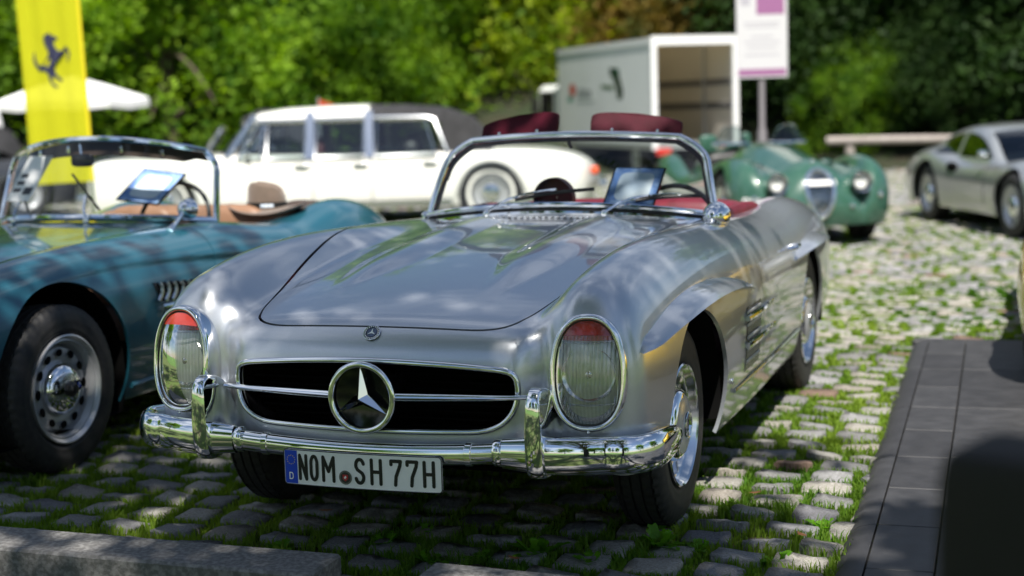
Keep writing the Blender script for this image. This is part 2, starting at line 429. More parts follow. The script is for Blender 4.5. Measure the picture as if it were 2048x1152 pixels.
# ------------------------------------------------------------------ the silver roadster (stands at the origin, nose towards -y)
def silver_roadster():
    car = empty('roadster', 'silver open roadster with three-pointed star grille and NOM SH 77H number plate', 'car', (0, 0, 0))
    zc = spl([(-.1, .56), (-.02, .655), (.03, .708), (.09, .751), (.2, .788), (.35, .820), (.6, .857), (1.0, .899), (1.4, .929), (1.78, .946), (2.1, .945), (2.6, .935), (3.0, .93), (3.5, .895), (4.0, .81), (4.4, .70), (4.7, .58)])
    zf = spl([(-.15, .725), (0, .805), (.2, .885), (.45, .935), (.9, .962), (1.3, .955), (1.97, .928), (2.4, .905), (2.8, .905), (3.2, .925), (3.6, .90), (4.2, .78), (4.7, .60)])
    xf = spl([(-.2, .655), (.4, .66), (1.0, .675), (2.0, .695), (3.2, .665), (4.2, .62), (4.7, .6)])
    wp = spl([(-.2, .775), (0, .795), (.25, .822), (.6, .842), (1.0, .852), (1.5, .856), (2.0, .854), (2.6, .845), (3.2, .838), (3.8, .815), (4.3, .75), (4.7, .65)])
    def Ztop(a, y):
        hood = zc(y) - .10 * a ** 2
        t = sstep(y, .30, .95)
        hwid = .055 + .075 * t
        q = np.clip((a - (.27 - .01 * t)) / hwid, -1, 1)
        hood = hood + .024 * sstep(y, .28, .85) * (1 - sstep(y, 1.62, 1.85)) * (1 - q * q) ** 2
        d = a - xf(y)
        rin = .10 + .22 * sstep(y, .7, 2.0)
        fen = zf(y) - np.where(d < 0, d * d / (2 * rin), d * d / .6)
        return smax(hood, fen, .07)
    def Fb(x, y, z):
        a = np.sqrt(x * x + 1e-4)
        top = (z - Ztop(a, y)) * .93
        w = wp(y); up = np.maximum(z - .56, 0); dn = np.maximum(.52 - z, 0)
        side = a - (w - .55 * up ** 2 - .55 * dn ** 2)
        yf = .035 + .14 * a ** 2 + .055 * np.exp(-((a - .535) / .055) ** 2) * sstep(z, .30, .5) + 1.3 * np.maximum(.44 - z, 0) ** 2 + .9 * np.maximum(z - .62, 0) ** 2
        front = yf - y
        rear = y - (4.50 - .25 * a ** 2 - .5 * (z - .5) ** 2)
        b = smax(top, side, .21); b = smax(b, front, .13); b = smax(b, rear, .25)
        return smax(b, .20 - z + .03 * sstep(y, 3.3, 4.4), .06)
    B = surface(Fb, (-.96, -.06, .14), (.96, 4.62, 1.04), .0135)
    AR = .385
    def arch(x, y, z):
        a = np.abs(x); d1 = np.hypot(y - .80, (z - .335) * 1.0) - AR; d2 = np.hypot(y - 3.20, z - .335) - .355
        return np.maximum(np.minimum(d1, d2), .45 - a)
    B = clip(B, lambda x, y, z: -arch(x, y, z))
    def grille(x, y, z):     # wide mouth: straight top, bowl-shaped bottom
        a = np.sqrt(x * x + 1e-6); top = z - (.657 - .11 * a * a); bot = (.447 + .05 * a * a + 1.3 * np.maximum(a - .32, 0) ** 2) - z
        sd = (a - (.464 - 1.3 * np.maximum(.585 - z, 0) ** 2)) * .97
        return np.maximum(smax(smax(top, sd, .065), bot, .11), y - .4)
    B = clip(B, lambda x, y, z: -grille(x, y, z))
    def pit(x, y, z):        # cockpit opening
        qx = np.abs(x) - .47; qy = np.abs(y - 2.47) - .40
        d = np.hypot(np.maximum(qx, 0), np.maximum(qy, 0)) + np.minimum(np.maximum(qx, qy), 0) - .13
        return np.maximum(d, .70 - z)
    B = clip(B, lambda x, y, z: -pit(x, y, z))
    B = clip(B, lambda x, y, z: .225 + .155 * (1 - sstep(y, .34, .52)) - .06 * sstep(np.abs(x), .55, .8) * (1 - sstep(y, .34, .52)) - z)
    def hoodg(x, y, z):
        a = np.abs(x); hw = .455 + .175 * np.clip(y - .2, 0, None)
        d = smax(a - hw, (.102 + .10 * a ** 2) - y, .20)
        return np.maximum(np.maximum(smax(d, y - 1.705, .05), .55 - z), -np.inf)
    H = clip(B, lambda x, y, z: hoodg(x, y, z) + .003)
    B2 = clip(B, lambda x, y, z: -(hoodg(x, y, z) - .003))
    def door(x, y, z):
        a = np.abs(x); q = np.maximum(np.abs(y - 2.30) - .46, .33 - z); return np.maximum(q, .57 - a)
    Dr = clip(B2, lambda x, y, z: door(x, y, z) + .0025)
    B3 = clip(B2, lambda x, y, z: -(door(x, y, z) - .0025))
    panel('body', B3, M['silver'], car, .014)
    panel('hood', H, M['silver'], car, .014)
    for s in (1, -1):
        d = panel('door', clip(Dr, lambda x, y, z: -s * x), M['silver'], car, .014)
        hx = lambda yy, zz: s * (solve1(Fb, (1.2, yy, zz), 0, 1.2, .3))
        hb = MB(); p = [(hx(2.52, .745) + s * .005, 2.52, .745), (hx(2.54, .745) + s * .035, 2.54, .75), (hx(2.6, .75) + s * .04, 2.60, .75), (hx(2.66, .75) + s * .035, 2.66, .75), (hx(2.68, .75) + s * .004, 2.68, .745)]
        hb.put(*tube(curve_pts(p, 14), .009, 8)); hb.build('handle', M['chrome'], d)
    # dark things under the skin: shut-line backing, floor, wheel wells
    mb = MB(); mb.put(*box(-.40, .40, .34, 1.30, .26, .42)); mb.put(*box(-.70, .70, 1.24, 2.78, .20, .42)); mb.put(*box(-.40, .40, 2.78, 4.3, .22, .42)); mb.put(*box(-.40, .40, .34, 1.72, .42, .70)); mb.put(*box(-.60, .60, .20, .40, .37, .44)); mb.build('underbody', M['dark_gap'], car, False)
    for s in (1, -1):
        for yc, r in ((.80, AR), (3.20, .355)):
            V, F = lathe([(s * .40, .02), (s * .40, r + .015), (s * .82, r + .006)], 40)
            V = [(x, y + yc, z + .335) for x, y, z in V]; F = [f for f in F if min(V[i][2] for i in f) > (.37 if sum(V[i][1] for i in f) / 4 < yc else .24)]
            MB().put(V, F).build('wheel_well', M['dark_gap'], car)
    # grille: mouth rim, dark box with slats, bars, star
    rim = []
    for k in range(120):
        t = 2 * PI * k / 120; c, s_ = math.cos(t), math.sin(t)
        x = .455 * math.copysign(abs(c) ** (2 / 5), c); a = abs(x)
        lo, hi = 0.0, .16
        f = lambda r: float(grille(np.array(r * c * 3.2), np.array(0.), np.array(.553 + r * s_)))
        lo, hi = 0.0, .3
        for _ in range(40):
            m_ = (lo + hi) / 2
            if f(m_) < 0: lo = m_
            else: hi = m_
        x, z = lo * c * 3.2, .553 + lo * s_
        rim.append((x, solve1(Fb, (x * 1.0, 0, z), 1, -.2, .5) - .002, z))
    gr = add('grille', mesh('grille', *sweep(rim, circ(.0125, 10, .010), True)), M['chrome'], car)
    mb = MB(); V, F = box(-.50, .50, .16, .30, .42, .69); mb.put(V, [F[i] for i in (1, 0, 3, 4, 5)]); mb.build('grille_backing', M['dark_gap'], gr, False)
    # inner throat of the mouth
    th = [(x * 1.005, y + .006, .553 + (z - .553) * 1.01) for x, y, z in rim]; n = len(th)
    V = th + [(x * .97, .20, .553 + (z - .553) * .95) for x, y, z in rim]; F = [(i, (i + 1) % n, n + (i + 1) % n, n + i) for i in range(n)]
    MB().put(V, F).build('grille_throat', M['gloss_black'], gr)
    for k in range(9):
        z = .463 + k * .0225; MB().put(*box(-.46, .46, .150, .165, z, z + .003)).build('grille_slat', M['dark_gap'], gr, False)
    for s in (1, -1):
        secs = [(s * .098, .004, .021), (s * .25, .016, .019), (s * .40, .030, .015), (s * .475, .045, .0115), (s * .500, .052, .0105), (s * .506, .055, .004)]
        path = [(x, y, .556 + (abs(x) * .012)) for x, y, r in secs]
        V, F = sweep(path, circ(1.0, 12, .9), False, (0, 0, 1), [(r * .8, r * .72) for _, _, r in secs]); MB().put(V, F).build('grille_bar', M['chrome'], gr)
    star = add('star_emblem', mesh('star_emblem', *sweep([(.1005 * math.cos(2 * PI * k / 72), -.012, .553 + .1005 * math.sin(2 * PI * k / 72)) for k in range(72)], circ(.0075, 10, .010), True)), M['chrome'], gr)
    sv = []; sf = []; mb = MB()
    for k in range(3):
        a = PI / 2 + k * 2 * PI / 3; tip = (.098 * math.cos(a), -.012, .553 + .098 * math.sin(a))
        l = (.0215 * math.cos(a + PI / 3), -.006, .553 + .0215 * math.sin(a + PI / 3)); r = (.0215 * math.cos(a - PI / 3), -.006, .553 + .0215 * math.sin(a - PI / 3))
        cpt = (0, -.034, .553); bk = (0, .01, .553)
        mb.put([tip, l, cpt, r, bk], [(0, 1, 2), (0, 2, 3), (0, 4, 1), (0, 3, 4)])
    o = mb.build('star', M['chrome'], gr, False)
    V, F = lathe([(.016, .002), (.016, .055), (.006, .093), (-.004, .0965), (.10, .0965)], 48, 'y'); V = [(x, y, z + .553) for x, y, z in V]
    MB().put(V, F).build('star_housing', M['gloss_black'], gr)
    # round nose badge with small star
    yb = .052; zb = float(0.733); yb = solve1(Fb, (0, 0, zb), 1, -.2, .5)
    g = grad(Fb, np.array([[0, yb, zb]]))[0]; nrm = Vector(g).normalized(); ub = Vector((1, 0, 0)); vb = nrm.cross(ub)
    if vb.z < 0: vb = -vb
    bp = Vector((0, yb, zb)); T3 = lambda u, v, h: tuple(bp + ub * u + vb * v + nrm * h)
    V, F = lathe([(0, .027), (.004, .027), (.0048, .0255), (.0042, .0235), (.004, .0001)], 36, 'z'); bd = MB().put([T3(*p) for p in V], F).build('nose_badge', M['navy'], car)
    V, F = lathe([(.0035, .0275), (.0055, .027), (.0055, .0252), (.0035, .025)], 36, 'z'); MB().put([T3(*p) for p in V], F).build('badge_ring', M['chrome'], bd)
    V, F = lathe([(.0044, .0163), (.0056, .0158), (.0056, .0001)], 30, 'z'); MB().put([T3(*p) for p in V], F).build('badge_disc', mat('badge_blue', (.05, .08, .16), .25, .3, 1), bd)
    mb = MB()
    for k in range(3):
        a = PI / 2 + k * 2 * PI / 3; q = [(.015 * math.cos(a), .015 * math.sin(a)), (.0036 * math.cos(a + PI / 3), .0036 * math.sin(a + PI / 3)), (0, 0), (.0036 * math.cos(a - PI / 3), .0036 * math.sin(a - PI / 3))]
        mb.put(*poly_face(q, T3, .0062))
    for k in range(20):
        a = 2 * PI * k / 20; mb.put(*poly_face([(.0215 * math.cos(a) + .0016 * dx, .0215 * math.sin(a) + .0022 * dy) for dx, dy in ((-1, -1), (1, -1), (1, 1), (-1, 1))], T3, .0056))
    mb.build('badge_star', M['plate'], bd, False)
    # headlamps
    def lamp(s):
        c = Vector((s * .676, .082, .634)); nr = Vector((s * .16, -1, .10)).normalized(); ux = Vector((0, 0, 1)).cross(nr) * -1; ux.normalize()
        if ux.x < 0: ux = -ux
        uz = nr.cross(ux); 
        if uz.z < 0: uz = -uz
        P3 = lambda u, v, h: tuple(c + ux * u + uz * v + nr * h)
        def out(t, k=1.0):
            cx, sy = math.cos(t), math.sin(t); e = 2 / 2.35
            return (.097 * k * math.copysign(abs(cx) ** e, cx) * (1.0 - .05 * sy), .155 * k * math.copysign(abs(sy) ** e, sy))
        root = None
        n = 72; ring = [(.012, -.10), (.0165, -.05), (.0165, -.012), (.013, .004), (.006, .009), (.000, .006), (-.002, -.004)]
        V = []; F = []
        for (w, h) in ring:
            for k in range(n):
                t = 2 * PI * k / n; u, v = out(t); l = math.hypot(u / .094 ** 2, v / .155 ** 2); V.append(P3(u + w * u / .094 ** 2 / l, v + w * v / .155 ** 2 / l, h))
        for i in range(len(ring) - 1):
            for k in range(n): F.append((i * n + k, i * n + (k + 1) % n, (i + 1) * n + (k + 1) % n, (i + 1) * n + k))
        root = MB().put(V, F).build('headlamp', M['chrome'], car, True, None)
        # black seal
        V = [P3(*[q * 1.0 for q in out(2 * PI * k / n, kk)], h) for kk, h in ((1.0, .002), (.97, .0015), (.955, -.006)) for k in range(n)]
        F = [(i * n + k, i * n + (k + 1) % n, (i + 1) * n + (k + 1) % n, (i + 1) * n + k) for i in range(2) for k in range(n)]
        MB().put(V, F).build('lamp_seal', M['black'], root)
        # domed glass
        rings = 14; V = []; F = []
        for i in range(rings + 1):
            k_ = i / rings * .985; h = .030 * (1 - (k_ / .985) ** 2.4) - .002
            for k in range(n): u, v = out(2 * PI * k / n, max(k_, .004)); V.append(P3(u, v, h))
        for i in range(rings):
            for k in range(n): F.append((i * n + k, i * n + (k + 1) % n, (i + 1) * n + (k + 1) % n, (i + 1) * n + k))
        cut = lambda x, y, z: (x - c.x) * uz.x + (y - c.y) * uz.y + (z - c.z) * uz.z - (.110 - .006 * ((x - c.x) / .09) ** 2)
        L3 = (np.array(V), np.tile(np.array(nr), (len(V), 1)), np.array([q for f in F for q in ((f[0], f[1], f[2]), (f[0], f[2], f[3]))]))
        lo_, hi_ = clip(L3, cut), clip(L3, lambda x, y, z: -cut(x, y, z))
        add('lens', mesh('lens', lo_[0], lo_[2], True), M['lens_rib'], root); add('turn_lens', mesh('turn_lens', hi_[0] + np.array(nr) * .0004, hi_[2], True), M['red_glass'], root)
        # reflector bowl behind with a round main beam, an upper red turn lamp and a lower fog lamp
        V = []; F = []
        for i in range(13):
            k_ = 1 - i / 12 * .98
            for k in range(n):
                u, v = out(2 * PI * k / n, k_ * .97); V.append(P3(u, v, -.006 - .075 * (1 - k_ ** 2) ** .8))
        for i in range(12):
            for k in range(n): F.append((i * n + k, i * n + (k + 1) % n, (i + 1) * n + (k + 1) % n, (i + 1) * n + k))
        MB().put(V, F).build('reflector', M['rib_reflector'], root)
        V, F = lathe([(-.020, .080), (-.018, .078), (-.035, .06), (-.062, .035), (-.07, .004)], 40, 'z'); MB().put([P3(x, y - .006, z) for x, y, z in V], F).build('main_reflector', M['reflector'], root)
        MB().put(*[(lambda VF: ([P3(x, y - .006, z) for x, y, z in VF[0]], VF[1]))(lathe([(-.06, .012), (-.03, .013), (-.018, .011), (-.012, .002)], 20, 'z'))][0]).build('bulb_shield', M['chrome_soft'], root)
        # upper turn-lamp segment: a curved slab across the top
        V = []; F = []; m_ = 24
        for j in range(m_ + 1):
            t = R_(38 + (142 - 38) * j / m_); u, v = out(t, .93); d = out(t, .93)
            V += [P3(u, v, -.004), P3(u * 1.0, max(.094, .098) - .006 * (1 - (u / .09) ** 2), -.001), P3(u, .094, -.035)]
        for j in range(m_): F += [(3 * j, 3 * j + 1, 3 * j + 4, 3 * j + 3), (3 * j + 1, 3 * j + 2, 3 * j + 5, 3 * j + 4)]
        MB().put(V, F).build('turn_lamp', M['amber'], root, True, None)
        # dividers across the lens
        for v0, th in ((.092, .0022), (-.088, .0022)):
            hw = .094 * (1 - abs(v0 / .155) ** 2.35) ** (1 / 2.35) * .95
            p = [P3(u, v0 - .004 * (1 - (u / hw) ** 2), -.0025 + .012 * (1 - (u / hw) ** 2)) for u in np.linspace(-hw, hw, 14)]
            MB().put(*tube(p, th, 6)).build('lens_divider', M['chrome_soft'], root)
        p = P3(0, -.171, .003); V, F = superell(p, (.004, .003, .004), 1, 1, 10, 8); MB().put(V, F).build('screw', M['chrome'], root)
    lamp(1); lamp(-1)
    # front bumper: slim middle, thicker wrap-around ends
    bx = spl([(0, .018), (.25, .021), (.5, .032), (.66, .058), (.76, .105)])
    pts = []
    for s in (-1, 1):
        pts = []
        for x in np.linspace(.44, .74, 14): pts.append((s * x, float(bx(x)) - .03, .405 - .012 * (x - .44)))
        for a in np.linspace(0, 80, 12)[1:]: pts.append((s * (.74 + .115 * math.sin(R_(a))), float(bx(.74)) - .03 + .115 * (1 - math.cos(R_(a))) * 1.1, .401))
        y0 = pts[-1][1]; x0 = abs(pts[-1][0])
        for d in (.06, .13, .20, .255, .275): pts.append((s * (x0 - .005 * d), y0 + d, .398 - .05 * d))
        sec = [(.030 * math.cos(t) * (1.0 if math.cos(t) * s > -9 else .5), .056 * math.copysign(abs(math.sin(t)) ** .8, math.sin(t))) for t in np.linspace(0, 2 * PI, 21)[:-1]]
        n = len(pts); sc = [min(1, .78 + .22 * k / 5) if k < n - 5 else (1, .92, .78, .52, .12)[k - n + 5] for k in range(n)]
        MB().put(*sweep(pts, sec, False, (0, 0, 1), sc)).build('bumper_end', M['chrome'], car)
    pts = [(x, float(bx(abs(x))) - .022, .386 + .018 * min(1, abs(x) / .45) ** 2) for x in np.linspace(-.47, .47, 41)]
    sec = [(.022 * math.cos(t), .031 * math.copysign(abs(math.sin(t)) ** .75, math.sin(t))) for t in np.linspace(0, 2 * PI, 19)[:-1]]
    MB().put(*sweep(pts, sec, False, (0, 0, 1))).build('bumper', M['chrome'], car)
    for x in (-.335, .335):
        c = (x, float(bx(abs(x))) - .022, .396); p = [(x + .011 * q, c[1], c[2]) for q in (-1, -.8, .8, 1)]
        MB().put(*sweep(p, [(a * 1.16, b * 1.14) for a, b in sec], False, (0, 0, 1), (.9, 1, 1, .9))).build('bumper_clamp', M['chrome'], car)
    for s in (-1, 1):   # collar where the middle meets the end
        c = [(s * (.425 + .012 * q), float(bx(.43)) - .026, .405) for q in (-1, -.7, .7, 1)]
        MB().put(*sweep(c, [(a * 1.25, b * 1.28) for a, b in sec], False, (0, 0, 1), (.94, 1, 1, .94))).build('bumper_clamp', M['chrome'], car)
        # overrider: a rounded horn, its side profile swept to a narrow front face
        prof = [(.040, .362), (.012, .342), (-.025, .336), (-.050, .350), (-.062, .395), (-.066, .46), (-.065, .53), (-.058, .575), (-.038, .597), (-.005, .600), (.032, .590), (.065, .565), (.090, .525), (.100, .475), (.085, .41)]
        prof = [(a, b) for a, b in zip(spl(list(enumerate([p[0] for p in prof + prof[:1]])))(np.linspace(0, 15, 46)[:-1]), spl(list(enumerate([p[1] for p in prof + prof[:1]])))(np.linspace(0, 15, 46)[:-1]))]
        V = []; F = []; n = len(prof); lay = [(-.040, .86), (-.037, .95), (-.028, .99), (0, 1.0), (.028, .99), (.037, .95), (.040, .86)]
        for w, k in lay:
            for (yy, zz) in prof:
                fr = min(1, max(0, (yy + .040) / .05)); V.append((s * .546 + w * (.68 + .32 * fr) * (1.0 - .25 * max(0, (zz - .47) / .13)), float(bx(.546)) - .012 + (yy) * k, .467 + (zz - .467) * k))
        for i in range(len(lay) - 1):
            for q in range(n): F.append((i * n + q, i * n + (q + 1) % n, (i + 1) * n + (q + 1) % n, (i + 1) * n + q))
        F.append(tuple(range(n))[::-1]); F.append(tuple((len(lay) - 1) * n + q for q in range(n)))
        MB().put(V, F).build('overrider', M['chrome'], car, True, 40)
    # number plate, slightly bent round the bumper
    py = lambda u: -.040 + .18 * u * u
    T3 = lambda u, v, h: (u, py(u) - h, .337 + v)
    us = np.linspace(-.26, .26, 25); hv = .055
    def rr(u, k): # rounded corners
        d = max(0, abs(u) - (.26 - .012)); return hv * k - (.012 - math.sqrt(max(.012 ** 2 - d * d, 0)))
    V = []; F = []; n = len(us); uu = list(us[:1]) + [-.2575, -.253] + list(us[1:-1]) + [.253, .2575] + list(us[-1:]); n = len(uu)
    for h in (0, .0035):
        for u in uu: V += [T3(u, -rr(u, 1), h), T3(u, rr(u, 1), h)]
    for i in range(n - 1):
        a = 2 * i; b = 2 * n + a; F += [(b, b + 2, b + 3, b + 1), (a + 1, a + 3, a + 2, a), (a + 1, b + 1, b + 3, a + 3), (b, a, a + 2, b + 2)]
    F += [(0, 2 * n, 2 * n + 1, 1), (2 * n - 1, 4 * n - 1, 4 * n - 2, 2 * n - 2)]
    pl = MB().put(V, F).build('number_plate', M['plate'], car, False)
    fr = [];
    for (a0, cx, cy) in ((180, -.249, -.044), (270, .249, -.044), (0, .249, .044), (90, -.249, .044)):
        for k in range(6): t = R_(a0 + 90 * k / 5); fr.append((cx + .0095 * math.cos(t), cy + .0095 * math.sin(t)))
    full = []
    for a, b in zip(fr, fr[1:] + fr[:1]):
        m_ = max(1, int(abs(b[0] - a[0]) / .03)); full += [(a[0] + (b[0] - a[0]) * k / m_, a[1] + (b[1] - a[1]) * k / m_) for k in range(m_)]
    MB().put(*sweep([T3(u, v, .0035) for u, v in full], circ(.0016, 6), True)).build('plate_rim', M['ink'], pl)
    q = [(-.2555, -.045), (-.2555, .045), (-.2545, .0485), (-.252, .0508), (-.212, .0508), (-.212, -.0508), (-.252, -.0508), (-.2545, -.0485)]
    band = MB().put(*poly_face(q, T3, .0041)).build('plate_band', M['eu_blue'], pl, False)
    mb = MB()
    for k in range(12): t = 2 * PI * k / 12; mb.put(*poly_face([(-.2335 + .0135 * math.cos(t) + .0017 * math.cos(b), .022 + .0135 * math.sin(t) + .0017 * math.sin(b)) for b in np.linspace(0, 2 * PI, 6)[:-1]], T3, .0048))
    mb.build('band_stars', M['yellow_dot'], band, False)
    mb = MB(); 
    for pts in GLY['D']: stroke(mb, [(-.240 + .012 * a, -.037 + .019 * b) for a, b in pts], .0034, T3, lift=.0048)
    mb.build('band_letter', M['plate'], band, False)
    for ch, x0, x1 in (('N', .052, .084), ('O', .091, .122), ('M', .133, .178), ('S', .243, .278), ('H', .294, .333), ('7', .357, .397), ('7', .408, .448), ('H', .461, .499)):
        mb = MB()
        for pts in GLY[ch]:
            P = []
            for a, b in zip(pts, pts[1:]): P += [(a[0] + (b[0] - a[0]) * k / 3, a[1] + (b[1] - a[1]) * k / 3) for k in range(3)]
            P.append(pts[-1]); stroke(mb, [(-.26 + x0 + .005 + (x1 - x0 - .010) * a, -.0345 + .0715 * b) for a, b in P], .0108, T3, lift=.0044)
        mb.build('plate_letter', M['ink'], pl, False)
    seal = MB().put(*poly_face([(-.048 + .0215 * math.cos(t), -.021 + .0215 * math.sin(t)) for t in np.linspace(0, 2 * PI, 29)[:-1]], T3, .0048)).build('plate_seal', mat('seal_grey', (.22, .22, .22), .3, .7), pl, False)
    MB().put(*poly_face([(-.048 + .0165 * math.cos(t), -.021 + .0165 * math.sin(t)) for t in np.linspace(0, 2 * PI, 29)[:-1]], T3, .0052)).build('seal_disc', mat('seal_dark', (.06, .06, .06), .4, .5), seal, False)
    MB().put(*poly_face([(-.048 + a, -.021 + b) for a, b in ((-.009, .009), (-.009, -.003), (0, -.011), (.009, -.003), (.009, .009))], T3, .0056)).build('seal_shield', mat('seal_red', (.45, .02, .02), .5), seal, False)
    MB().put(*poly_face([(-.048 + a * .9, -.021 + b * .9) for a, b in ((-.006, -.006), (-.003, -.001), (-.006, .002), (-.002, .003), (.002, .007), (.003, .004), (.006, .002), (.002, .0), (.003, -.006), (.0, -.002))], T3, .006)).build('seal_horse', M['plate'], seal, False)
    # eyebrows over the wheel arches
    def brow(s, pts, name='fender_brow'):
        f = [spl([(p[0], p[k]) for p in pts]) for k in (1, 2, 3)]; ys = np.linspace(pts[0][0], pts[-1][0], 46); V = []; F = []; m_ = 12
        for y in ys:
            z = float(f[0](y)); pr = max(float(f[1](y)), .001); hh = max(float(f[2](y)), .002); bxx = solve1(Fb, (1.3, max(y, .12), z), 0, 1.3, .3) - .03
            for k in range(m_):
                t = 2 * PI * k / m_; c, sn = math.cos(t), math.sin(t)
                V.append((s * (bxx + .03 * (1 + 0 * c) - .02 + (pr + .02) * max(c, -.4)), y, z + hh * (sn if sn > 0 else sn * .22) * (1.0) - (.012 * max(c, 0))))
        n = len(ys)
        for i in range(n - 1):
            for k in range(m_): q = (i * m_ + k, i * m_ + (k + 1) % m_, (i + 1) * m_ + (k + 1) % m_, (i + 1) * m_ + k); F.append(q if s < 0 else q[::-1])
        F.append(tuple(range(m_))); F.append(tuple((n - 1) * m_ + k for k in range(m_))[::-1])
        MB().put(V, F).build(name, M['silver'], car, True, 60)
    for s in (1, -1):
        brow(s, [(.190, .688, .012, .005), (.215, .696, .030, .013), (.30, .716, .052, .020), (.50, .750, .074, .025), (.80, .772, .086, .028), (1.10, .764, .078, .027), (1.40, .735, .050, .022), (1.62, .70, .018, .012), (1.70, .688, .002, .003)])
        brow(s, [(2.66, .690, .002, .004), (2.78, .705, .030, .016), (2.95, .722, .060, .022), (3.2, .73, .075, .026), (3.45, .722, .060, .022), (3.7, .70, .012, .012)])
        # side vent: recess, frame, two long chrome blades
        sx = lambda y, z: s * solve1(Fb, (1.3, y, z), 0, 1.3, .3)
        V = []; F = []; ny, nz = 9, 9
        for i in range(ny):
            for j in range(nz):
                z = .395 + .235 * j / (nz - 1); y = 1.47 + (.27 * i / (ny - 1)) + .03 * (j / (nz - 1)); V.append((sx(y, z) + s * .002, y, z))
        for i in range(ny - 1):
            for j in range(nz - 1): q = (i * nz + j, (i + 1) * nz + j, (i + 1) * nz + j + 1, i * nz + j + 1); F.append(q if s > 0 else q[::-1])
        vt = MB().put(V, F).build('side_vent', M['vent_dark'], car)
        for k in range(5):
            z0 = .41 + .046 * k; p = [(sx(y, z0) + s * .006, y, z0 + .02) for y in np.linspace(1.475, 1.735, 8)]
            MB().put(*sweep(p, circ(.003, 8, .006), False, (0, 0, 1))).build('vent_fin', M['silver2'], vt)
        for (z0, y0, y1) in ((.575, 1.46, 2.06), (.475, 1.46, 2.12)):
            p = [(sx(y, z0) + s * (.016 * math.sin(PI * min(1, (y - y0) / (y1 - y0) * 1.1 + .12) ) ** .5 if (y1 - y) > .06 else s * 0 + .004), y, z0 + .02) for y in np.linspace(y0, y1, 16)]
            sc = [1.0 - .75 * (k / 15) ** 2 for k in range(16)]
            MB().put(*sweep(p, circ(.010, 8, .012), False, (0, 0, 1), sc)).build('vent_blade', M['chrome'], vt)
        for (z0, y0, y1, r) in ((.355, 1.30, 2.78, .009),):
            p = [(sx(y, z0) + s * .003, y, z0) for y in np.linspace(y0, y1, 20)]; MB().put(*tube(p, r, 8)).build('side_strip', M['chrome'], car)
        MB().put(*superell((sx(1.245, .40) + s * .004, 1.245, .40), (.006, .012, .012), .8, 1, 14, 8)).build('jack_plug', M['chrome'], car)
    # wheels
    def wheel(s, y, x):
        w = empty_part('wheel', car, (s * x, y, .335)); 
        prof = [(s * a, r) for a, r in tyre_prof(.335, .172, .195)]
        ty = MB().put(*tread(lathe(prof, 216), .335, .086, 216)).build('tyre', M['tyre'], w, True, 50)
        rp = [(.050, .200), (.084, .206), (.088, .201), (.080, .194), (.060, .188), (.052, .178), (.048, .172), (.060, .166), (.050, .160), (.034, .155), (.030, .145), (.040, .125), (.044, .105), (.03, .08)]
        MB().put(*lathe([(s * a, r) for a, r in rp], 64)).build('rim', M['chrome_soft'], w, True, 45)
        hp = [(.036, .124), (.060, .122), (.074, .116), (.083, .104), (.086, .096)]
        MB().put(*lathe([(s * a, r) for a, r in hp], 64)).build('hubcap', M['chrome'], w, True, 60)
        hp = [(.0862, .096), (.086, .092), (.092, .080), (.097, .055), (.0985, .046)]
        MB().put(*lathe([(s * a, r) for a, r in hp], 64)).build('hub_disc', M['silver2'], w, True, 60)
        hp = [(.096, .047), (.102, .046), (.104, .043), (.102, .039), (.1005, .037), (.104, .018), (.105, .001)]
        h = MB().put(*lathe([(s * a, r) for a, r in hp], 40)).build('hub_badge', M['chrome_soft'], w, True, 40)
        mb = MB()
        for k in range(3):
            a = PI / 2 + k * 2 * PI / 3 + .35; ti = (s * .107, .036 * math.cos(a), .036 * math.sin(a)); l = (s * .104, .007 * math.cos(a + 1.05), .007 * math.sin(a + 1.05)); r = (s * .104, .007 * math.cos(a - 1.05), .007 * math.sin(a - 1.05)); mb.put([ti, l, (s * .113, 0, 0), r], [(0, 1, 2), (0, 2, 3), (2, 1, 0), (3, 2, 0)][:2])
        mb.build('hub_star', M['chrome'], w, False)
        MB().put(*lathe([(-s * .06, .02), (-s * .06, .19), (-s * .0, .195)], 32)).build('brake_drum', M['dark_gap'], w)
    for s in (1, -1): wheel(s, .80, .695); wheel(s, 3.20, .722)
    # windscreen
    def G(s, t):
        hw = .632 - .075 * t - .10 * max(0, (t - .66) / .34) ** 2.6
        x = s * hw; yb = 1.862 + .36 * x * x; zb = .972 - .13 * x * x; yt = 2.052 + .30 * x * x; zt = 1.270 - .10 * x * x
        return (x, yb + (yt - yb) * t - .014 * math.sin(PI * t), zb + (zt - zb) * t)
    ws = empty_part('windscreen', car, (0, 0, 0)); V = []; F = []; ns, nt_ = 33, 15
    for i in range(ns):
        for j in range(nt_): V.append(G(-1 + 2 * i / (ns - 1), j / (nt_ - 1)))
    for i in range(ns - 1):
        for j in range(nt_ - 1): F.append((i * nt_ + j, (i + 1) * nt_ + j, (i + 1) * nt_ + j + 1, i * nt_ + j + 1))
    MB().put(V, F).build('pane', M['glass'], ws)
    path = [G(-1, t) for t in np.linspace(-.06, .999, 24)] + [G(s, 1) for s in np.linspace(-.97, .97, 30)] + [G(1, t) for t in np.linspace(.999, -.06, 24)]
    sec = [(.010 * math.cos(t), .015 * math.sin(t)) for t in np.linspace(0, 2 * PI, 15)[:-1]]
    MB().put(*tube(path, .0165, 14)).build('frame', M['chrome'], ws)
    inn = [(x * .972, y + .008, z - .018 * (1 if z > 1.1 else .3)) for x, y, z in path]
    MB().put(*tube(inn, .011, 8)).build('seal', M['black'], ws)
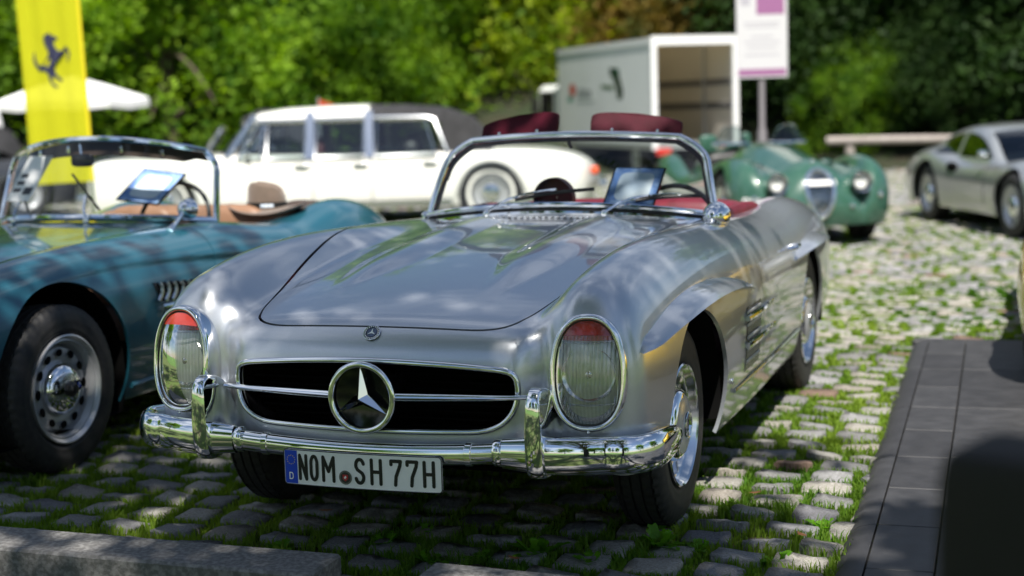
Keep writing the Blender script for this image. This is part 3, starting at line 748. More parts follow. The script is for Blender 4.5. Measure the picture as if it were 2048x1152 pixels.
    for dz, r, m_ in ((.020, .0115, 'chrome'), (.002, .007, 'black'), (-.015, .0145, 'chrome')):
        MB().put(*tube([(x, y - .006 + dz * -.3, z + dz) for x, y, z in [G(s, 0) for s in np.linspace(-1.0, 1.0, 34)]], r, 10)).build('base_strip', M[m_], ws)
    for s in (-1, 1):
        V, F = superell((s * .645, 2.02, .925), (.016, .045, .03), .6, .8, 16, 10); MB().put(V, F).build('pillar_foot', M['chrome'], ws)
    MB().put(*tube([G(0, .97), (0, 2.055, 1.235), (0, 2.08, 1.215)], .008, 8)).build('mirror_stem', M['black'], ws)
    # wipers
    for x0, dx in ((-.285, .44), (.222, .36)):
        p0 = Vector((x0, 1.80, .952)); wi = empty_part('wiper', car, p0)
        MB().put(*superell((0, 0, .004), (.014, .014, .018), .8, 1, 14, 8)).build('pivot', M['chrome'], wi)
        s0 = (x0 + .12) / .60; e = [(0, 0, .012), (.09, .03, .055)]
        a0 = Vector(G(min(.95, (x0 + .10) / .62), .18)) - p0 + Vector((0, -.025, .0)); a1 = Vector(G((x0 + .28) / .62, .27)) - p0 + Vector((0, -.022, 0))
        MB().put(*tube(curve_pts([(0, 0, .012), tuple(a0 * .5 + Vector((0, -.008, .012))), tuple(a0), tuple(a1)], 14), .0055, 8)).build('arm', M['chrome'], wi)
        b0 = Vector(G((x0 + .10) / .62, .145)) - p0 + Vector((0, -.014, 0)); b1 = Vector(G(min(.96, (x0 + dx) / .62), .275)) - p0 + Vector((0, -.014, 0))
        bl = [b0 + (b1 - b0) * k / 8 + Vector((0, -.006 * math.sin(PI * k / 8), .006 * math.sin(PI * k / 8))) for k in range(9)]
        MB().put(*tube([tuple(q) for q in bl], .0085, 6)).build('blade', M['black'], wi)
    # cowl vent slots
    cv = MB().put(*[(lambda: ([(x, y, solve1(Fb, (x, y, 1.2), 2, 1.2, .5) + .0015) for x in np.linspace(-.24, .20, 12) for y in (1.742, 1.772)], [(2 * i, 2 * i + 2, 2 * i + 3, 2 * i + 1) for i in range(11)]))()][0]).build('cowl_vent', M['black'], car)
    for k in range(17):
        x = -.233 + k * .0262; z = solve1(Fb, (x, 1.755, 1.2), 2, 1.2, .5); MB().put(*box(x, x + .012, 1.738, 1.776, z - .002, z + .007, .003)).build('slot_bar', M['silver'], cv, False)
    # mirror on the left front wing
    zm = solve1(Fb, (.70, 1.70, 1.2), 2, 1.2, .5); mi = empty_part('mirror', car, (.69, 1.74, zm - .035))
    MB().put(*tube([(0, 0, -.01), (0, .0, .02), (-.005, .012, .05)], .010, 10, scale=[1.5, 1, .9])).build('stem', M['chrome'], mi)
    V, F = lathe([(-.062, .002), (-.058, .014), (-.045, .028), (-.02, .043), (.015, .052), (.045, .0535), (.05, .050)], 36, 'y'); MB().put([(x - .008, y + .012, z + .056) for x, y, z in V], F).build('shell', M['chrome'], mi)
    V, F = lathe([(.047, .050), (.046, .0)], 36, 'y'); MB().put([(x - .008, y + .012, z + .056) for x, y, z in V], F).build('mirror_glass', M['chrome'], mi)
    # interior
    it = empty_part('interior', car, (0, 0, 0))
    mb = MB(); mb.put(*box(-.58, .58, 1.75, 2.98, .27, .30)); mb.build('floor', M['black'], it, False)
    for s in (-1, 1): MB().put(*superell((s * .615, 2.42, .74), (.035, .56, .205), .5, .35)).build('door_trim', M['red'], it)
    MB().put(*superell((0, 3.02, .80), (.60, .16, .135), .5, .35)).build('rear_shelf', M['red'], it)
    MB().put(*superell((0, 2.02, .885), (.57, .12, .06), .6, .35)).build('dashboard', M['red'], it)
    V, F = lathe([(0, .088), (.05, .088), (.06, .08), (.06, .001)], 36, 'y'); MB().put([(x - .095, y + 2.10, z + 1.0) for x, y, z in V], F).build('instrument_pod', M['red'], it)
    for s in (-1, 1):
        x = s * .29 - .0
        seat = MB().put(*superell((x, 2.52, .48), (.23, .26, .12), .5, .4)).build('seat', M['red'], it)
        MB().put(*superell((x, 2.76, .70), (.23, .085, .25), .5, .4, rot=Matrix.Rotation(R_(-12), 3, 'X'))).build('seat_back', M['red'], seat)
    # red sun visors folded up above the windscreen frame, taller towards the middle
    for s, x0, x1, h0, h1 in ((-1, -.415, -.055, .066, .096), (1, .09, .462, .088, .066)):
        V = []; F = []; n = 28
        for dy in (-.015, .015):
            for k in range(n):
                t_ = 2 * PI * k / n; c_, s_ = math.cos(t_), math.sin(t_); u_ = .5 + .5 * math.copysign(abs(c_) ** .35, c_); v_ = .5 + .5 * math.copysign(abs(s_) ** .35, s_)
                x = x0 + (x1 - x0) * u_; top = (h0 + (h1 - h0) * u_) * (1 + .12 * math.sin(PI * u_)); z = 1.272 - .10 * x * x + v_ * top
                V.append((x * (1 - .0 * v_), 2.068 + .30 * x * x + dy + .035 * v_, z))
        for k in range(n): F.append((k, (k + 1) % n, n + (k + 1) % n, n + k))
        F.append(tuple(range(n))[::-1]); F.append(tuple(range(n, 2 * n)))
        vz = MB().put(V, F).build('sun_visor', M['visor_red'], ws, True, 40)
        for fx in (.25, .75):
            x = x0 + (x1 - x0) * fx; MB().put(*superell((x, 2.06 + .30 * x * x, 1.290 - .10 * x * x), (.008, .008, .008), 1, 1, 10, 8)).build('hinge', M['chrome'], vz)
    sw = [( .40 + .0 + .19 * math.cos(t), 2.20 + .06 * math.sin(t), .86 + .18 * math.sin(t)) for t in np.linspace(0, 2 * PI, 40)[:-1]]
    sw = [(x - .72 + .02, y, z) for x, y, z in sw] if False else sw
    MB().put(*sweep(sw, circ(.011, 8), True)).build('steering_wheel', M['black'], it)
    # grounded details: bumper iron seen below the grille
    return car, Fb
def empty_part(name, parent, loc):
    o = bpy.data.objects.new(name, None); COL.objects.link(o); o.parent = parent; o.location = loc; o.empty_display_size = .05
    return o
def rib_material(name, base, rough, metal, scale, dist, vertical=True):
    m = mat(name, base, rough, metal); nt = m.node_tree; b = nt.nodes['Principled BSDF']
    tc = nt.nodes.new('ShaderNodeTexCoord'); w = nt.nodes.new('ShaderNodeTexWave'); w.bands_direction = 'X' if vertical else 'Z'; w.inputs['Scale'].default_value = scale; w.inputs['Distortion'].default_value = .3
    bp = nt.nodes.new('ShaderNodeBump'); bp.inputs['Distance'].default_value = dist; bp.inputs['Strength'].default_value = 1
    nt.links.new(tc.outputs['Object'], w.inputs['Vector']); nt.links.new(w.outputs['Fac'], bp.inputs['Height']); nt.links.new(bp.outputs[0], b.inputs['Normal'])
    return m
def lens_material():
    """pressed lamp glass: vertical flutes that blur what lies behind and catch the light"""
    m = bpy.data.materials.new('ribbed_lamp_glass'); m.use_nodes = True; nt = m.node_tree; nt.nodes.clear(); L = nt.links.new; N = nt.nodes.new
    o = N('ShaderNodeOutputMaterial'); t = N('ShaderNodeBsdfTransparent'); g = N('ShaderNodeBsdfGlossy'); f = N('ShaderNodeBsdfGlossy'); t.inputs['Color'].default_value = (.90, .92, .90, 1)
    g.inputs['Roughness'].default_value = .10; g.inputs['Color'].default_value = (.62, .64, .63, 1); f.inputs['Roughness'].default_value = .02
    tc = N('ShaderNodeTexCoord'); w = N('ShaderNodeTexWave'); w.bands_direction = 'X'; w.inputs['Scale'].default_value = 29; w.inputs['Distortion'].default_value = .6; w.inputs['Detail'].default_value = 1
    bp = N('ShaderNodeBump'); bp.inputs['Distance'].default_value = .006; bp.inputs['Strength'].default_value = 1
    L(tc.outputs['Object'], w.inputs['Vector']); L(w.outputs['Fac'], bp.inputs['Height']); L(bp.outputs[0], g.inputs['Normal'])
    rp = N('ShaderNodeValToRGB'); rp.color_ramp.elements[0].color = (.80, .82, .80, 1); rp.color_ramp.elements[1].color = (1, 1, 1, 1); L(w.outputs['Fac'], rp.inputs['Fac']); L(rp.outputs['Color'], t.inputs['Color'])
    fr = N('ShaderNodeFresnel'); fr.inputs['IOR'].default_value = 1.5; x1 = N('ShaderNodeMixShader'); x1.inputs['Fac'].default_value = .20; x2 = N('ShaderNodeMixShader')
    L(t.outputs[0], x1.inputs[1]); L(g.outputs[0], x1.inputs[2]); L(fr.outputs[0], x2.inputs['Fac']); L(x1.outputs[0], x2.inputs[1]); L(f.outputs[0], x2.inputs[2]); L(x2.outputs[0], o.inputs['Surface'])
    return m
M['rib_reflector'] = rib_material('ribbed_reflector', (.66, .67, .66), .26, 1.0, 34, .004)
M['lens_rib'] = lens_material(); M['red_glass'] = mat('red_lamp_glass', (.34, .035, .022), .16, 0, 1, bump=(60, .3, .004))
M['vent_dark'] = mat('vent_dark', (.14, .14, .15), .25, .8)
SR, SR_F = silver_roadster()
# ------------------------------------------------------------------ the setting: soil, cobbles, grass in the joints, kerb, rubber matting
def stone_material():
    m = mat('granite', (.3, .3, .3), .82, bump=(38, .55, .02)); nt = m.node_tree; b = nt.nodes['Principled BSDF']; L = nt.links.new
    g = nt.nodes.new('ShaderNodeNewGeometry'); oi = nt.nodes.new('ShaderNodeObjectInfo'); ad = nt.nodes.new('ShaderNodeMath'); ad.operation = 'ADD'; fr = nt.nodes.new('ShaderNodeMath'); fr.operation = 'FRACT'
    L(g.outputs['Random Per Island'], ad.inputs[0]); L(oi.outputs['Random'], ad.inputs[1]); L(ad.outputs[0], fr.inputs[0])
    r = nt.nodes.new('ShaderNodeValToRGB'); cr = r.color_ramp; cr.interpolation = 'CONSTANT'
    cols = [(0, (.36, .35, .32)), (.14, (.25, .25, .25)), (.30, (.39, .37, .33)), (.44, (.31, .31, .32)), (.58, (.44, .42, .38)), (.70, (.36, .36, .37)), (.80, (.36, .33, .29)), (.90, (.21, .21, .23)), (.97, (.25, .17, .13))]
    cr.elements[0].color = (*cols[0][1], 1); cr.elements[1].position = cols[1][0]; cr.elements[1].color = (*cols[1][1], 1)
    for p, c in cols[2:]: e = cr.elements.new(p); e.color = (*c, 1)
    L(fr.outputs[0], r.inputs['Fac'])
    n = nt.nodes.new('ShaderNodeTexNoise'); n.inputs['Scale'].default_value = 120; n.inputs['Detail'].default_value = 6; n2 = nt.nodes.new('ShaderNodeTexNoise'); n2.inputs['Scale'].default_value = 17; n2.inputs['Detail'].default_value = 4
    tc = nt.nodes.new('ShaderNodeTexCoord'); L(tc.outputs['Object'], n.inputs['Vector']); L(tc.outputs['Object'], n2.inputs['Vector'])
    r1 = nt.nodes.new('ShaderNodeValToRGB'); r1.color_ramp.elements[0].position = .3; r1.color_ramp.elements[1].position = .7; r1.color_ramp.elements[0].color = (.55, .55, .55, 1); r1.color_ramp.elements[1].color = (1.15, 1.15, 1.15, 1)
    r2 = nt.nodes.new('ShaderNodeValToRGB'); r2.color_ramp.elements[0].position = .3; r2.color_ramp.elements[1].position = .65; r2.color_ramp.elements[0].color = (.62, .60, .56, 1); r2.color_ramp.elements[1].color = (1.05, 1.05, 1.05, 1)
    L(n.outputs['Fac'], r1.inputs['Fac']); L(n2.outputs['Fac'], r2.inputs['Fac'])
    m1 = nt.nodes.new('ShaderNodeMix'); m1.data_type = 'RGBA'; m1.blend_type = 'MULTIPLY'; m1.inputs['Factor'].default_value = 1; m2 = nt.nodes.new('ShaderNodeMix'); m2.data_type = 'RGBA'; m2.blend_type = 'MULTIPLY'; m2.inputs['Factor'].default_value = 1
    L(r.outputs['Color'], m1.inputs[6]); L(r1.outputs['Color'], m1.inputs[7]); L(m1.outputs[2], m2.inputs[6]); L(r2.outputs['Color'], m2.inputs[7]); L(m2.outputs[2], b.inputs['Base Color'])
    return m
M['stone'] = stone_material()
M['soil'] = mat('mossy_soil', (.085, .135, .022), .95, noise=(2.2, (.075, .06, .035), .45, .7), bump=(60, .6, .02))
M['grass'] = leaf_mat('joint_grass_blades', (.06, .16, .012), (.24, .34, .04), .4)
M['lawn'] = mat('lawn', (.07, .17, .02), .9, noise=(.8, (.12, .22, .035), .35, .7), bump=(80, .8, .03))
M['weed'] = leaf_mat('weed_leaf', (.09, .25, .012), (.18, .40, .03), .45, .4)
GROUND = tag(add('ground', mesh('ground', [(-90, -70, -.008), (90, -70, -.008), (90, 110, -.008), (-90, 110, -.008)], [(0, 1, 2, 3)], False), M['soil']), kind='structure')
lawn = tag(add('lawn', mesh('lawn', [(-70, -60, -.002), (70, -60, -.002), (70, -6.2, -.002), (-70, -5.4, -.002)], [(0, 1, 2, 3)], False), M['lawn']), kind='structure')
def cobbles():
    rows = []; pitch = .172
    c0 = np.array([CAM_P.x, CAM_P.y]); fw = np.array([_f.x, _f.y]); fw /= np.linalg.norm(fw); rt = np.array([fw[1], -fw[0]])
    def seen(x, y, mar):
        d = np.stack([x, y], -1) - c0; f = d @ fw; r = d @ rt
        return (f > 3.6) & (f < 30) & (np.abs(r) < f * .345 + mar)
    X = []; Y = []; Lx = []; Ly = []; Gx = []
    nrow = int(31 / pitch)
    for i in range(nrow):
        y = -1.6 + i * pitch; x = -13 - rng.random() * .2; ps = []
        while x < 7.5:
            l = .135 + .052 * rng.random(); g = .030 + .032 * rng.random() ** 1.3
            if rng.random() < .03: g += .05
            X.append(x + l / 2); Y.append(y + rng.normal() * .0035); Lx.append(l); Ly.append(.114 + .026 * rng.random()); Gx.append(g); x += l + g
    X, Y, Lx, Ly, Gx = map(np.array, (X, Y, Lx, Ly, Gx))
    ok = seen(X, Y, 2.4) | ((X > -5.4) & (X < 4.2) & (Y > -1.2) & (Y < 8))
    ok &= ~((X > 1.42 - .038 * (Y - .2) + .10) & (Y < 4.5))                    # under the rubber matting
    ok &= ~((Y < -.12) & (X < .03)) & ~((Y < -.14) & (X > .26) & (X < 1.4))
    X, Y, Lx, Ly, Gx = X[ok], Y[ok], Lx[ok], Ly[ok], Gx[ok]
    var = []
    for v in range(16):
        r = np.random.default_rng(100 + v); V = []; n = 12
        base = [(-1, -.55), (-.9, -.93), (-.4, -1), (.3, -1), (.9, -.94), (1, -.5), (1, .5), (.9, .93), (.35, 1), (-.4, 1), (-.9, .94), (-1, .5)]
        o = np.array(base) * (1 + r.normal(0, .04, (n, 2)))
        h = r.normal(0, .0022, 60); tl = r.normal(0, .006, 2)
        for k in range(n): V.append((*(o[k] * .5 * 1.0), -.03))
        for k in range(n): V.append((*(o[k] * .5 * .99), -.002 + h[k]))
        for k in range(n): V.append((*(o[k] * .5 * .94), .0052 + h[12 + k]))
        for k in range(n): V.append((*(o[k] * .5 * .48), .0066 + h[24 + k] * 1.4))
        V.append((0, 0, .0064 + h[50])); V = np.array(V); V[:, 2] += V[:, 0] * tl[0] * 2 + V[:, 1] * tl[1] * 2
        F = []
        for q in range(3):
            for k in range(n): a, b = q * n + k, q * n + (k + 1) % n; F += [(a, b, b + n), (a, b + n, a + n)]
        for k in range(n): F.append((3 * n + k, 3 * n + (k + 1) % n, 4 * n))
        var.append((V, np.array(F)))
    mv = [mesh('cobblestone', V, F, True) for V, F in var]
    for me in mv: me.materials.append(M['stone'])
    d = np.stack([X, Y], -1) - c0; f = d @ fw; r = d @ rt
    inview = (np.abs(r) < f * .34) & (f > 4.05) & ~((np.abs(X) < .72) & (Y > .35) & (Y < 3.0)) & ~((X < -1.85) & (Y > .6))
    order = np.argsort(np.where(inview, f, 999))[:300]; isobj = np.zeros(len(X), bool); isobj[order] = True
    kind = rng.integers(0, 16, len(X)); rot = rng.normal(0, .022, len(X)); zz = rng.normal(0, .0022, len(X))
    for i in order:
        o = bpy.data.objects.new('cobblestone', mv[kind[i]]); COL.objects.link(o); o.parent = GROUND
        o.location = (X[i], Y[i], zz[i] + .004); o.scale = (Lx[i], Ly[i], 1); o.rotation_euler = (0, 0, rot[i])
    AV = []; AF = []; base = 0
    rest = np.where(~isobj)[0]
    for k in range(16):
        ids = rest[kind[rest] == k]; V, F = var[k]
        c, s = np.cos(rot[ids])[:, None], np.sin(rot[ids])[:, None]; x = V[None, :, 0] * Lx[ids][:, None]; y = V[None, :, 1] * Ly[ids][:, None]
        P = np.stack([x * c - y * s + X[ids][:, None], x * s + y * c + Y[ids][:, None], np.broadcast_to(V[None, :, 2], x.shape) + zz[ids][:, None] + .004], -1)
        AV.append(P.reshape(-1, 3)); AF.append((F[None] + (np.arange(len(ids)) * len(V))[:, None, None] + base).reshape(-1, 3)); base += len(ids) * len(V)
    tag(add('cobblestones', mesh('cobblestones', np.concatenate(AV), np.concatenate(AF), True), M['stone'], GROUND), kind='stuff')
    # grass growing in the joints
    dist = f
    dens = np.where(dist < 7.5, 210, np.where(dist < 11, 95, np.where(dist < 19, 22, 8)))
    dens = (dens * rng.uniform(.7, 1.6, len(X))).astype(int)
    idx = np.repeat(np.arange(len(X)), dens); n = len(idx); pick = rng.random(n) < .42
    px = np.where(pick, X[idx] + Lx[idx] / 2 + Gx[idx] * rng.random(n), X[idx] + (rng.random(n) - .5) * (Lx[idx] + Gx[idx]))
    py = np.where(pick, Y[idx] + (rng.random(n) - .5) * .13, Y[idx] + Ly[idx] / 2 + (.172 - Ly[idx]) * (rng.random(n)))
    far = np.clip((dist[idx] - 6) / 9, 0, 1)
    patch = .5 + .5 * np.sin(px * 5.1 + 1.3 * np.sin(py * 3.7)) * np.sin(py * 4.3 + 1.7 * np.sin(px * 2.9))
    h = (.009 + .026 * rng.random(n) ** 2.2) * (.5 + .9 * patch) * (1 - .35 * far); w = (.0030 + .004 * rng.random(n)) * (1 + 7.0 * far)
    an = rng.random(n) * 2 * PI; ln = .75 * rng.random(n) * h; la = rng.random(n) * 2 * PI
    dx, dy = np.cos(an) * w / 2, np.sin(an) * w / 2; lx, ly = np.cos(la) * ln, np.sin(la) * ln; z0 = np.full(n, -.01)
    V = np.stack([np.stack([px - dx, py - dy, z0], -1), np.stack([px + dx, py + dy, z0], -1), np.stack([px + dx * .8 + lx * .4, py + dy * .8 + ly * .4, h * .6], -1), np.stack([px - dx * .8 + lx * .4, py - dy * .8 + ly * .4, h * .6], -1), np.stack([px + lx * 1.3, py + ly * 1.3, h], -1)], 1).reshape(-1, 3)
    k = np.arange(n)[:, None] * 5
    T = np.concatenate([k + np.array([[0, 1, 2]]), k + np.array([[0, 2, 3]]), k + np.array([[3, 2, 4]])])
    tag(add('joint_grass', mesh('joint_grass', V, T, True), M['grass']), 'short bright green grass growing in the cobble joints', 'grass', kind='stuff')
cobbles()
def weeds():
    def leaf(L_, w, lean, a, teeth):
        V = []; n = 7
        for k in range(n + 1):
            t = k / n; r = L_ * t * math.cos(lean * (.5 + .7 * t)); z = L_ * t * math.sin(lean) * (1 - .45 * t * t)
            ww = w * math.sin(PI * min(1, .06 + t * .94)) ** .7 * (1.0 if k % 2 == 0 or not teeth else .55)
            for s in (-1, 0, 1): V.append((r * math.cos(a) - s * ww * math.sin(a), r * math.sin(a) + s * ww * math.cos(a), z + abs(s) * ww * .35))
        F = [(3 * k + j, 3 * k + 3 + j, 3 * k + 4 + j, 3 * k + 1 + j) for k in range(n) for j in (0, 1)]
        return V, F
    spots = [(-.10, .316, 1.0, 'in the shade by the kerb gap'), (.256, .253, .8, 'beside the second kerb stone'), (.417, .338, 1.5, 'largest of the plants in front of the car'), (.761, .536, 1.3, 'in front of the front wheel of the silver roadster'), (.72, .70, .8, 'close against the front tyre of the silver roadster'),
             (-.409, .18, .8, 'behind the end of the long kerb stone'), (-.333, .40, .6, 'under the left half of the number plate'), (-1.70, 1.25, .7, 'single light green tuft beside the blue roadster tyre'), (.895, .516, .9, 'right of the front wheel of the silver roadster'), (.60, .30, 1.0, 'low in front, between kerb and front wheel'),
             (.118, .18, 1.0, 'at the left end of the second kerb stone'), (1.22, .861, .8, 'against the rubber matting edge'), (-.02, .46, .8, 'in deep shade below the number plate'), (.212, .60, .7, 'in deep shade right of the number plate'), (.35, .60, .6, 'in shade under the right overrider'), (1.15, .45, .9, 'near the front end of the rubber matting')]
    for i, (x, y, k, w) in enumerate(spots):
        r = random.Random(i); root = empty('weed', 'leafy green weed ' + w, 'weed', (x, y, -.01), r.random() * 6, 'weeds in the cobble joints')
        nl = int(5 + 5 * k + r.random() * 3)
        for j in range(nl):
            V, F = leaf(.090 * k * r.uniform(.6, 1.2), .016 * (k ** .6) * r.uniform(.8, 1.3), r.uniform(.25, 1.2), 2 * PI * j / nl + r.random(), r.random() < .7)
            V = [(a + r.uniform(-.012, .012) * 0, b, c) for a, b, c in V]; MB().put(V, F).build('leaf', M['weed'], root, True, None)
    dm = mat('dry_leaf', (.30, .13, .05), .7)
    for i, (x, y, w) in enumerate(((.39, .20, 'beside the big weed'), (1.19, .66, 'near the rubber matting'), (.95, 1.13, 'in the light right of the front wheel'), (-.43, .55, 'in the shade left of the number plate'))):
        r = random.Random(40 + i); a = r.random() * 6; V = [(u * .028 * math.cos(a) - v * .011 * math.sin(a), u * .028 * math.sin(a) + v * .011 * math.cos(a), .012 + .012 * u * u + .008 * abs(v)) for u, v in ((-1, 0), (-.5, -.8), (.2, -1), (1, 0), (.2, 1), (-.5, .8))]
        tag(MB().put(V, [(0, 1, 2, 3), (0, 3, 4, 5)]).build('dry_leaf', dm, None, False, loc=(x, y, .01)), 'small curled brown leaf lying ' + w, 'leaf', 'dry leaves on the cobbles')
weeds()
# kerb stones in front
M['kerb'] = mat('kerb_concrete', (.115, .112, .108), .85, noise=(60, (.21, .205, .20), .42, .62), bump=(90, .5, .006))
for (x0, x1, lab, tl) in ((-1.75, -.02, 'long weathered concrete kerb stone in the lower left corner', .012), (.285, 1.20, 'second concrete kerb stone at the bottom edge, right of the gap', -.03)):
    V, F = box(x0, x1, -.375, -.165, -.05, .118, .008); V = [(x, y + (x - x0) * tl, z + .003 * math.sin(9 * x + 5 * y)) for x, y, z in V]
    k = MB().put(V, F).build('kerb_stone', M['kerb'], None, True, 30); tag(k, lab, 'kerb', 'kerb stones along the front')
# rubber matting with a sloped edge strip
def matting():
    M['rubber'] = mat('mat_rubber', (.028, .028, .030), .55, noise=(14, (.046, .046, .049), .35, .7), bump=(160, .25, .003))
    M['rubber2'] = mat('mat_rubber_dark', (.021, .021, .023), .58, noise=(11, (.035, .035, .038), .35, .7), bump=(160, .25, .003))
    root = empty('rubber_matting', 'black rubber floor matting with a sloped edge strip beside the silver roadster', 'matting', (1.335, .36, 0), R_(2.2))
    def ramp(y0, y1, m):
        sec = [(-.005, 0), (.012, .022), (.035, .040), (.075, .050), (.088, .050), (.088, 0)]
        V = [(a, y, b) for y in (y0, y1) for a, b in sec]; n = len(sec); F = [(i, i + 1, n + i + 1, n + i) for i in range(n - 1)] + [tuple(range(n))[::-1], tuple(range(n, 2 * n))]
        MB().put(V, [f[::-1] if len(f) == 4 else f for f in F]).build('edge_strip', m, root, True, 40)
    ys = [-2.4, -1.46, -.53, .40, 1.34, 2.27, 3.20, 4.10]
    for i in range(7):
        ramp(ys[i] + .002, ys[i + 1] - .002, M['rubber2'] if i % 3 else M['rubber'])
        for j, (a, b) in enumerate(((.090, .285), (.285, .79), (.79, 1.30), (1.30, 1.80), (1.80, 2.3), (2.3, 2.8))):
            z = .050 + .0015 * ((i * 3 + j * 5) % 3)
            halves = ((ys[i], ys[i] + .47), (ys[i] + .47, ys[i + 1])) if j % 2 == 0 else ((ys[i], ys[i + 1]),)
            for q, (c, d) in enumerate(halves):
                V, F = box(a + .0025, b - .0025, c + .0025, d - .0025, .002, z, .003); MB().put(V, F).build('tile', M['rubber'] if (i + j + q) % 2 else M['rubber2'], root, False)
    V, F = box(-.002, 2.8, 4.10, 4.185, .0, .047, .012); MB().put(V, F).build('end_strip', M['rubber2'], root, False)
matting()
# ------------------------------------------------------------------ trees and bushes
M['bark'] = mat('bark', (.075, .055, .04), .9, noise=(9, (.13, .10, .075), .4, .7), bump=(24, .8, .03))
LM = {'bright': leaf_mat('leaf_bright', (.045, .130, .010), (.30, .46, .03), .47), 'mid': leaf_mat('leaf_mid', (.028, .090, .008), (.20, .34, .025), .45),
      'dark': leaf_mat('leaf_shaded', (.006, .022, .004), (.030, .065, .010), .25), 'rust': leaf_mat('leaf_rust', (.035, .06, .010), (.24, .15, .03), .35), 'yellowish': leaf_mat('leaf_yellowish', (.08, .16, .010), (.36, .44, .03), .48),  # 'dark' leaves hold the shade of the right-hand bank in their colour
      'canopy': leaf_mat('leaf_canopy', (.03, .08, .010), (.07, .14, .018), .3)}
def leaves(C, size, r, up=.35):
    """one leaf blade (a folded quad pair) per point of C, facing mostly outwards / up"""
    n = len(C); nz = r.normal(size=(n, 3)); nz[:, 2] += up; nz /= np.linalg.norm(nz, axis=1, keepdims=True)
    t = r.normal(size=(n, 3)); t -= (t * nz).sum(1, keepdims=True) * nz; t /= np.linalg.norm(t, axis=1, keepdims=True); b = np.cross(nz, t)
    s = (size * r.uniform(.6, 1.3, n))[:, None]
    P = np.stack([C - t * s, C + b * s * .48 - t * s * .1 + nz * s * .12, C + t * s, C - b * s * .48 - t * s * .1 + nz * s * .12], 1)
    k = np.arange(n)[:, None] * 4
    return P.reshape(-1, 3), np.concatenate([k + np.array([[0, 2, 1]]), k + np.array([[0, 3, 2]])])
def crown_points(r, n, R3, clumps, z0, cl=.16, hollow=.55):
    """leaf positions in clumps spread through an uneven ellipsoid"""
    d = r.normal(size=(clumps, 3)); d /= np.linalg.norm(d, axis=1, keepdims=True); d[:, 2] = np.where(d[:, 2] < -.55, -d[:, 2], d[:, 2])
    rad = (hollow + (1 - hollow) * r.random(clumps) ** .6) * (1 + .18 * r.normal(size=clumps)); c = d * rad[:, None] * np.array(R3)
    w = r.random(clumps) + .35; w /= w.sum(); k = r.choice(clumps, n, p=w); sc = (cl * (.6 + .8 * r.random(clumps)))[k][:, None]
    p = c[k] + r.normal(size=(n, 3)) * sc * np.array([max(R3[0], .6), max(R3[1], .6), max(R3[2], .6)]); p[:, 2] += z0
    return p, c + np.array([0, 0, z0])
def trunk(r, h, rad, targets, lean=(0, 0)):
    mb = MB(); p = [(lean[0] * t * t + .04 * math.sin(4 * t + 1), lean[1] * t * t + .04 * math.cos(5 * t), h * t) for t in np.linspace(0, 1, 9)]
    mb.put(*tube(p, rad, 9, False, [1.35, 1.08, 1, .92, .84, .76, .66, .55, .4]))
    for q in targets:
        t0 = r.uniform(.35, .85); b = Vector((lean[0] * t0 * t0, lean[1] * t0 * t0, h * t0)); e = Vector(q); m_ = b.lerp(e, .5) + Vector((0, 0, .25 * (e - b).length * .3))
        mb.put(*tube(curve_pts([tuple(b), tuple(m_), tuple(e)], 8), rad * .38, 6, False, [1, .9, .8, .68, .55, .42, .3, .15]))
    return mb
def make_plant(kind, seed, R3, z0, n, leaf, clumps, cl, th, rad, label, name, loc, group=None):
    r = np.random.default_rng(seed); P, c = crown_points(r, n, R3, clumps, z0, cl); V, T = leaves(P, leaf, r)
    ok = V.reshape(-1, 4, 3)[:, :, 2].min(1) > .02; V4 = V.reshape(-1, 4, 3)[ok]; n2 = len(V4); k = np.arange(n2)[:, None] * 4
    root = empty(name, label, 'tree' if 'tree' in name else 'bush', loc, 0, group)
    add('crown', mesh('crown', V4.reshape(-1, 3), np.concatenate([k + np.array([[0, 2, 1]]), k + np.array([[0, 3, 2]])]), False), LM[kind], root)
    trunk(r, th, rad, c[r.choice(len(c), 9)]).build('trunk', M['bark'], root)
    return root
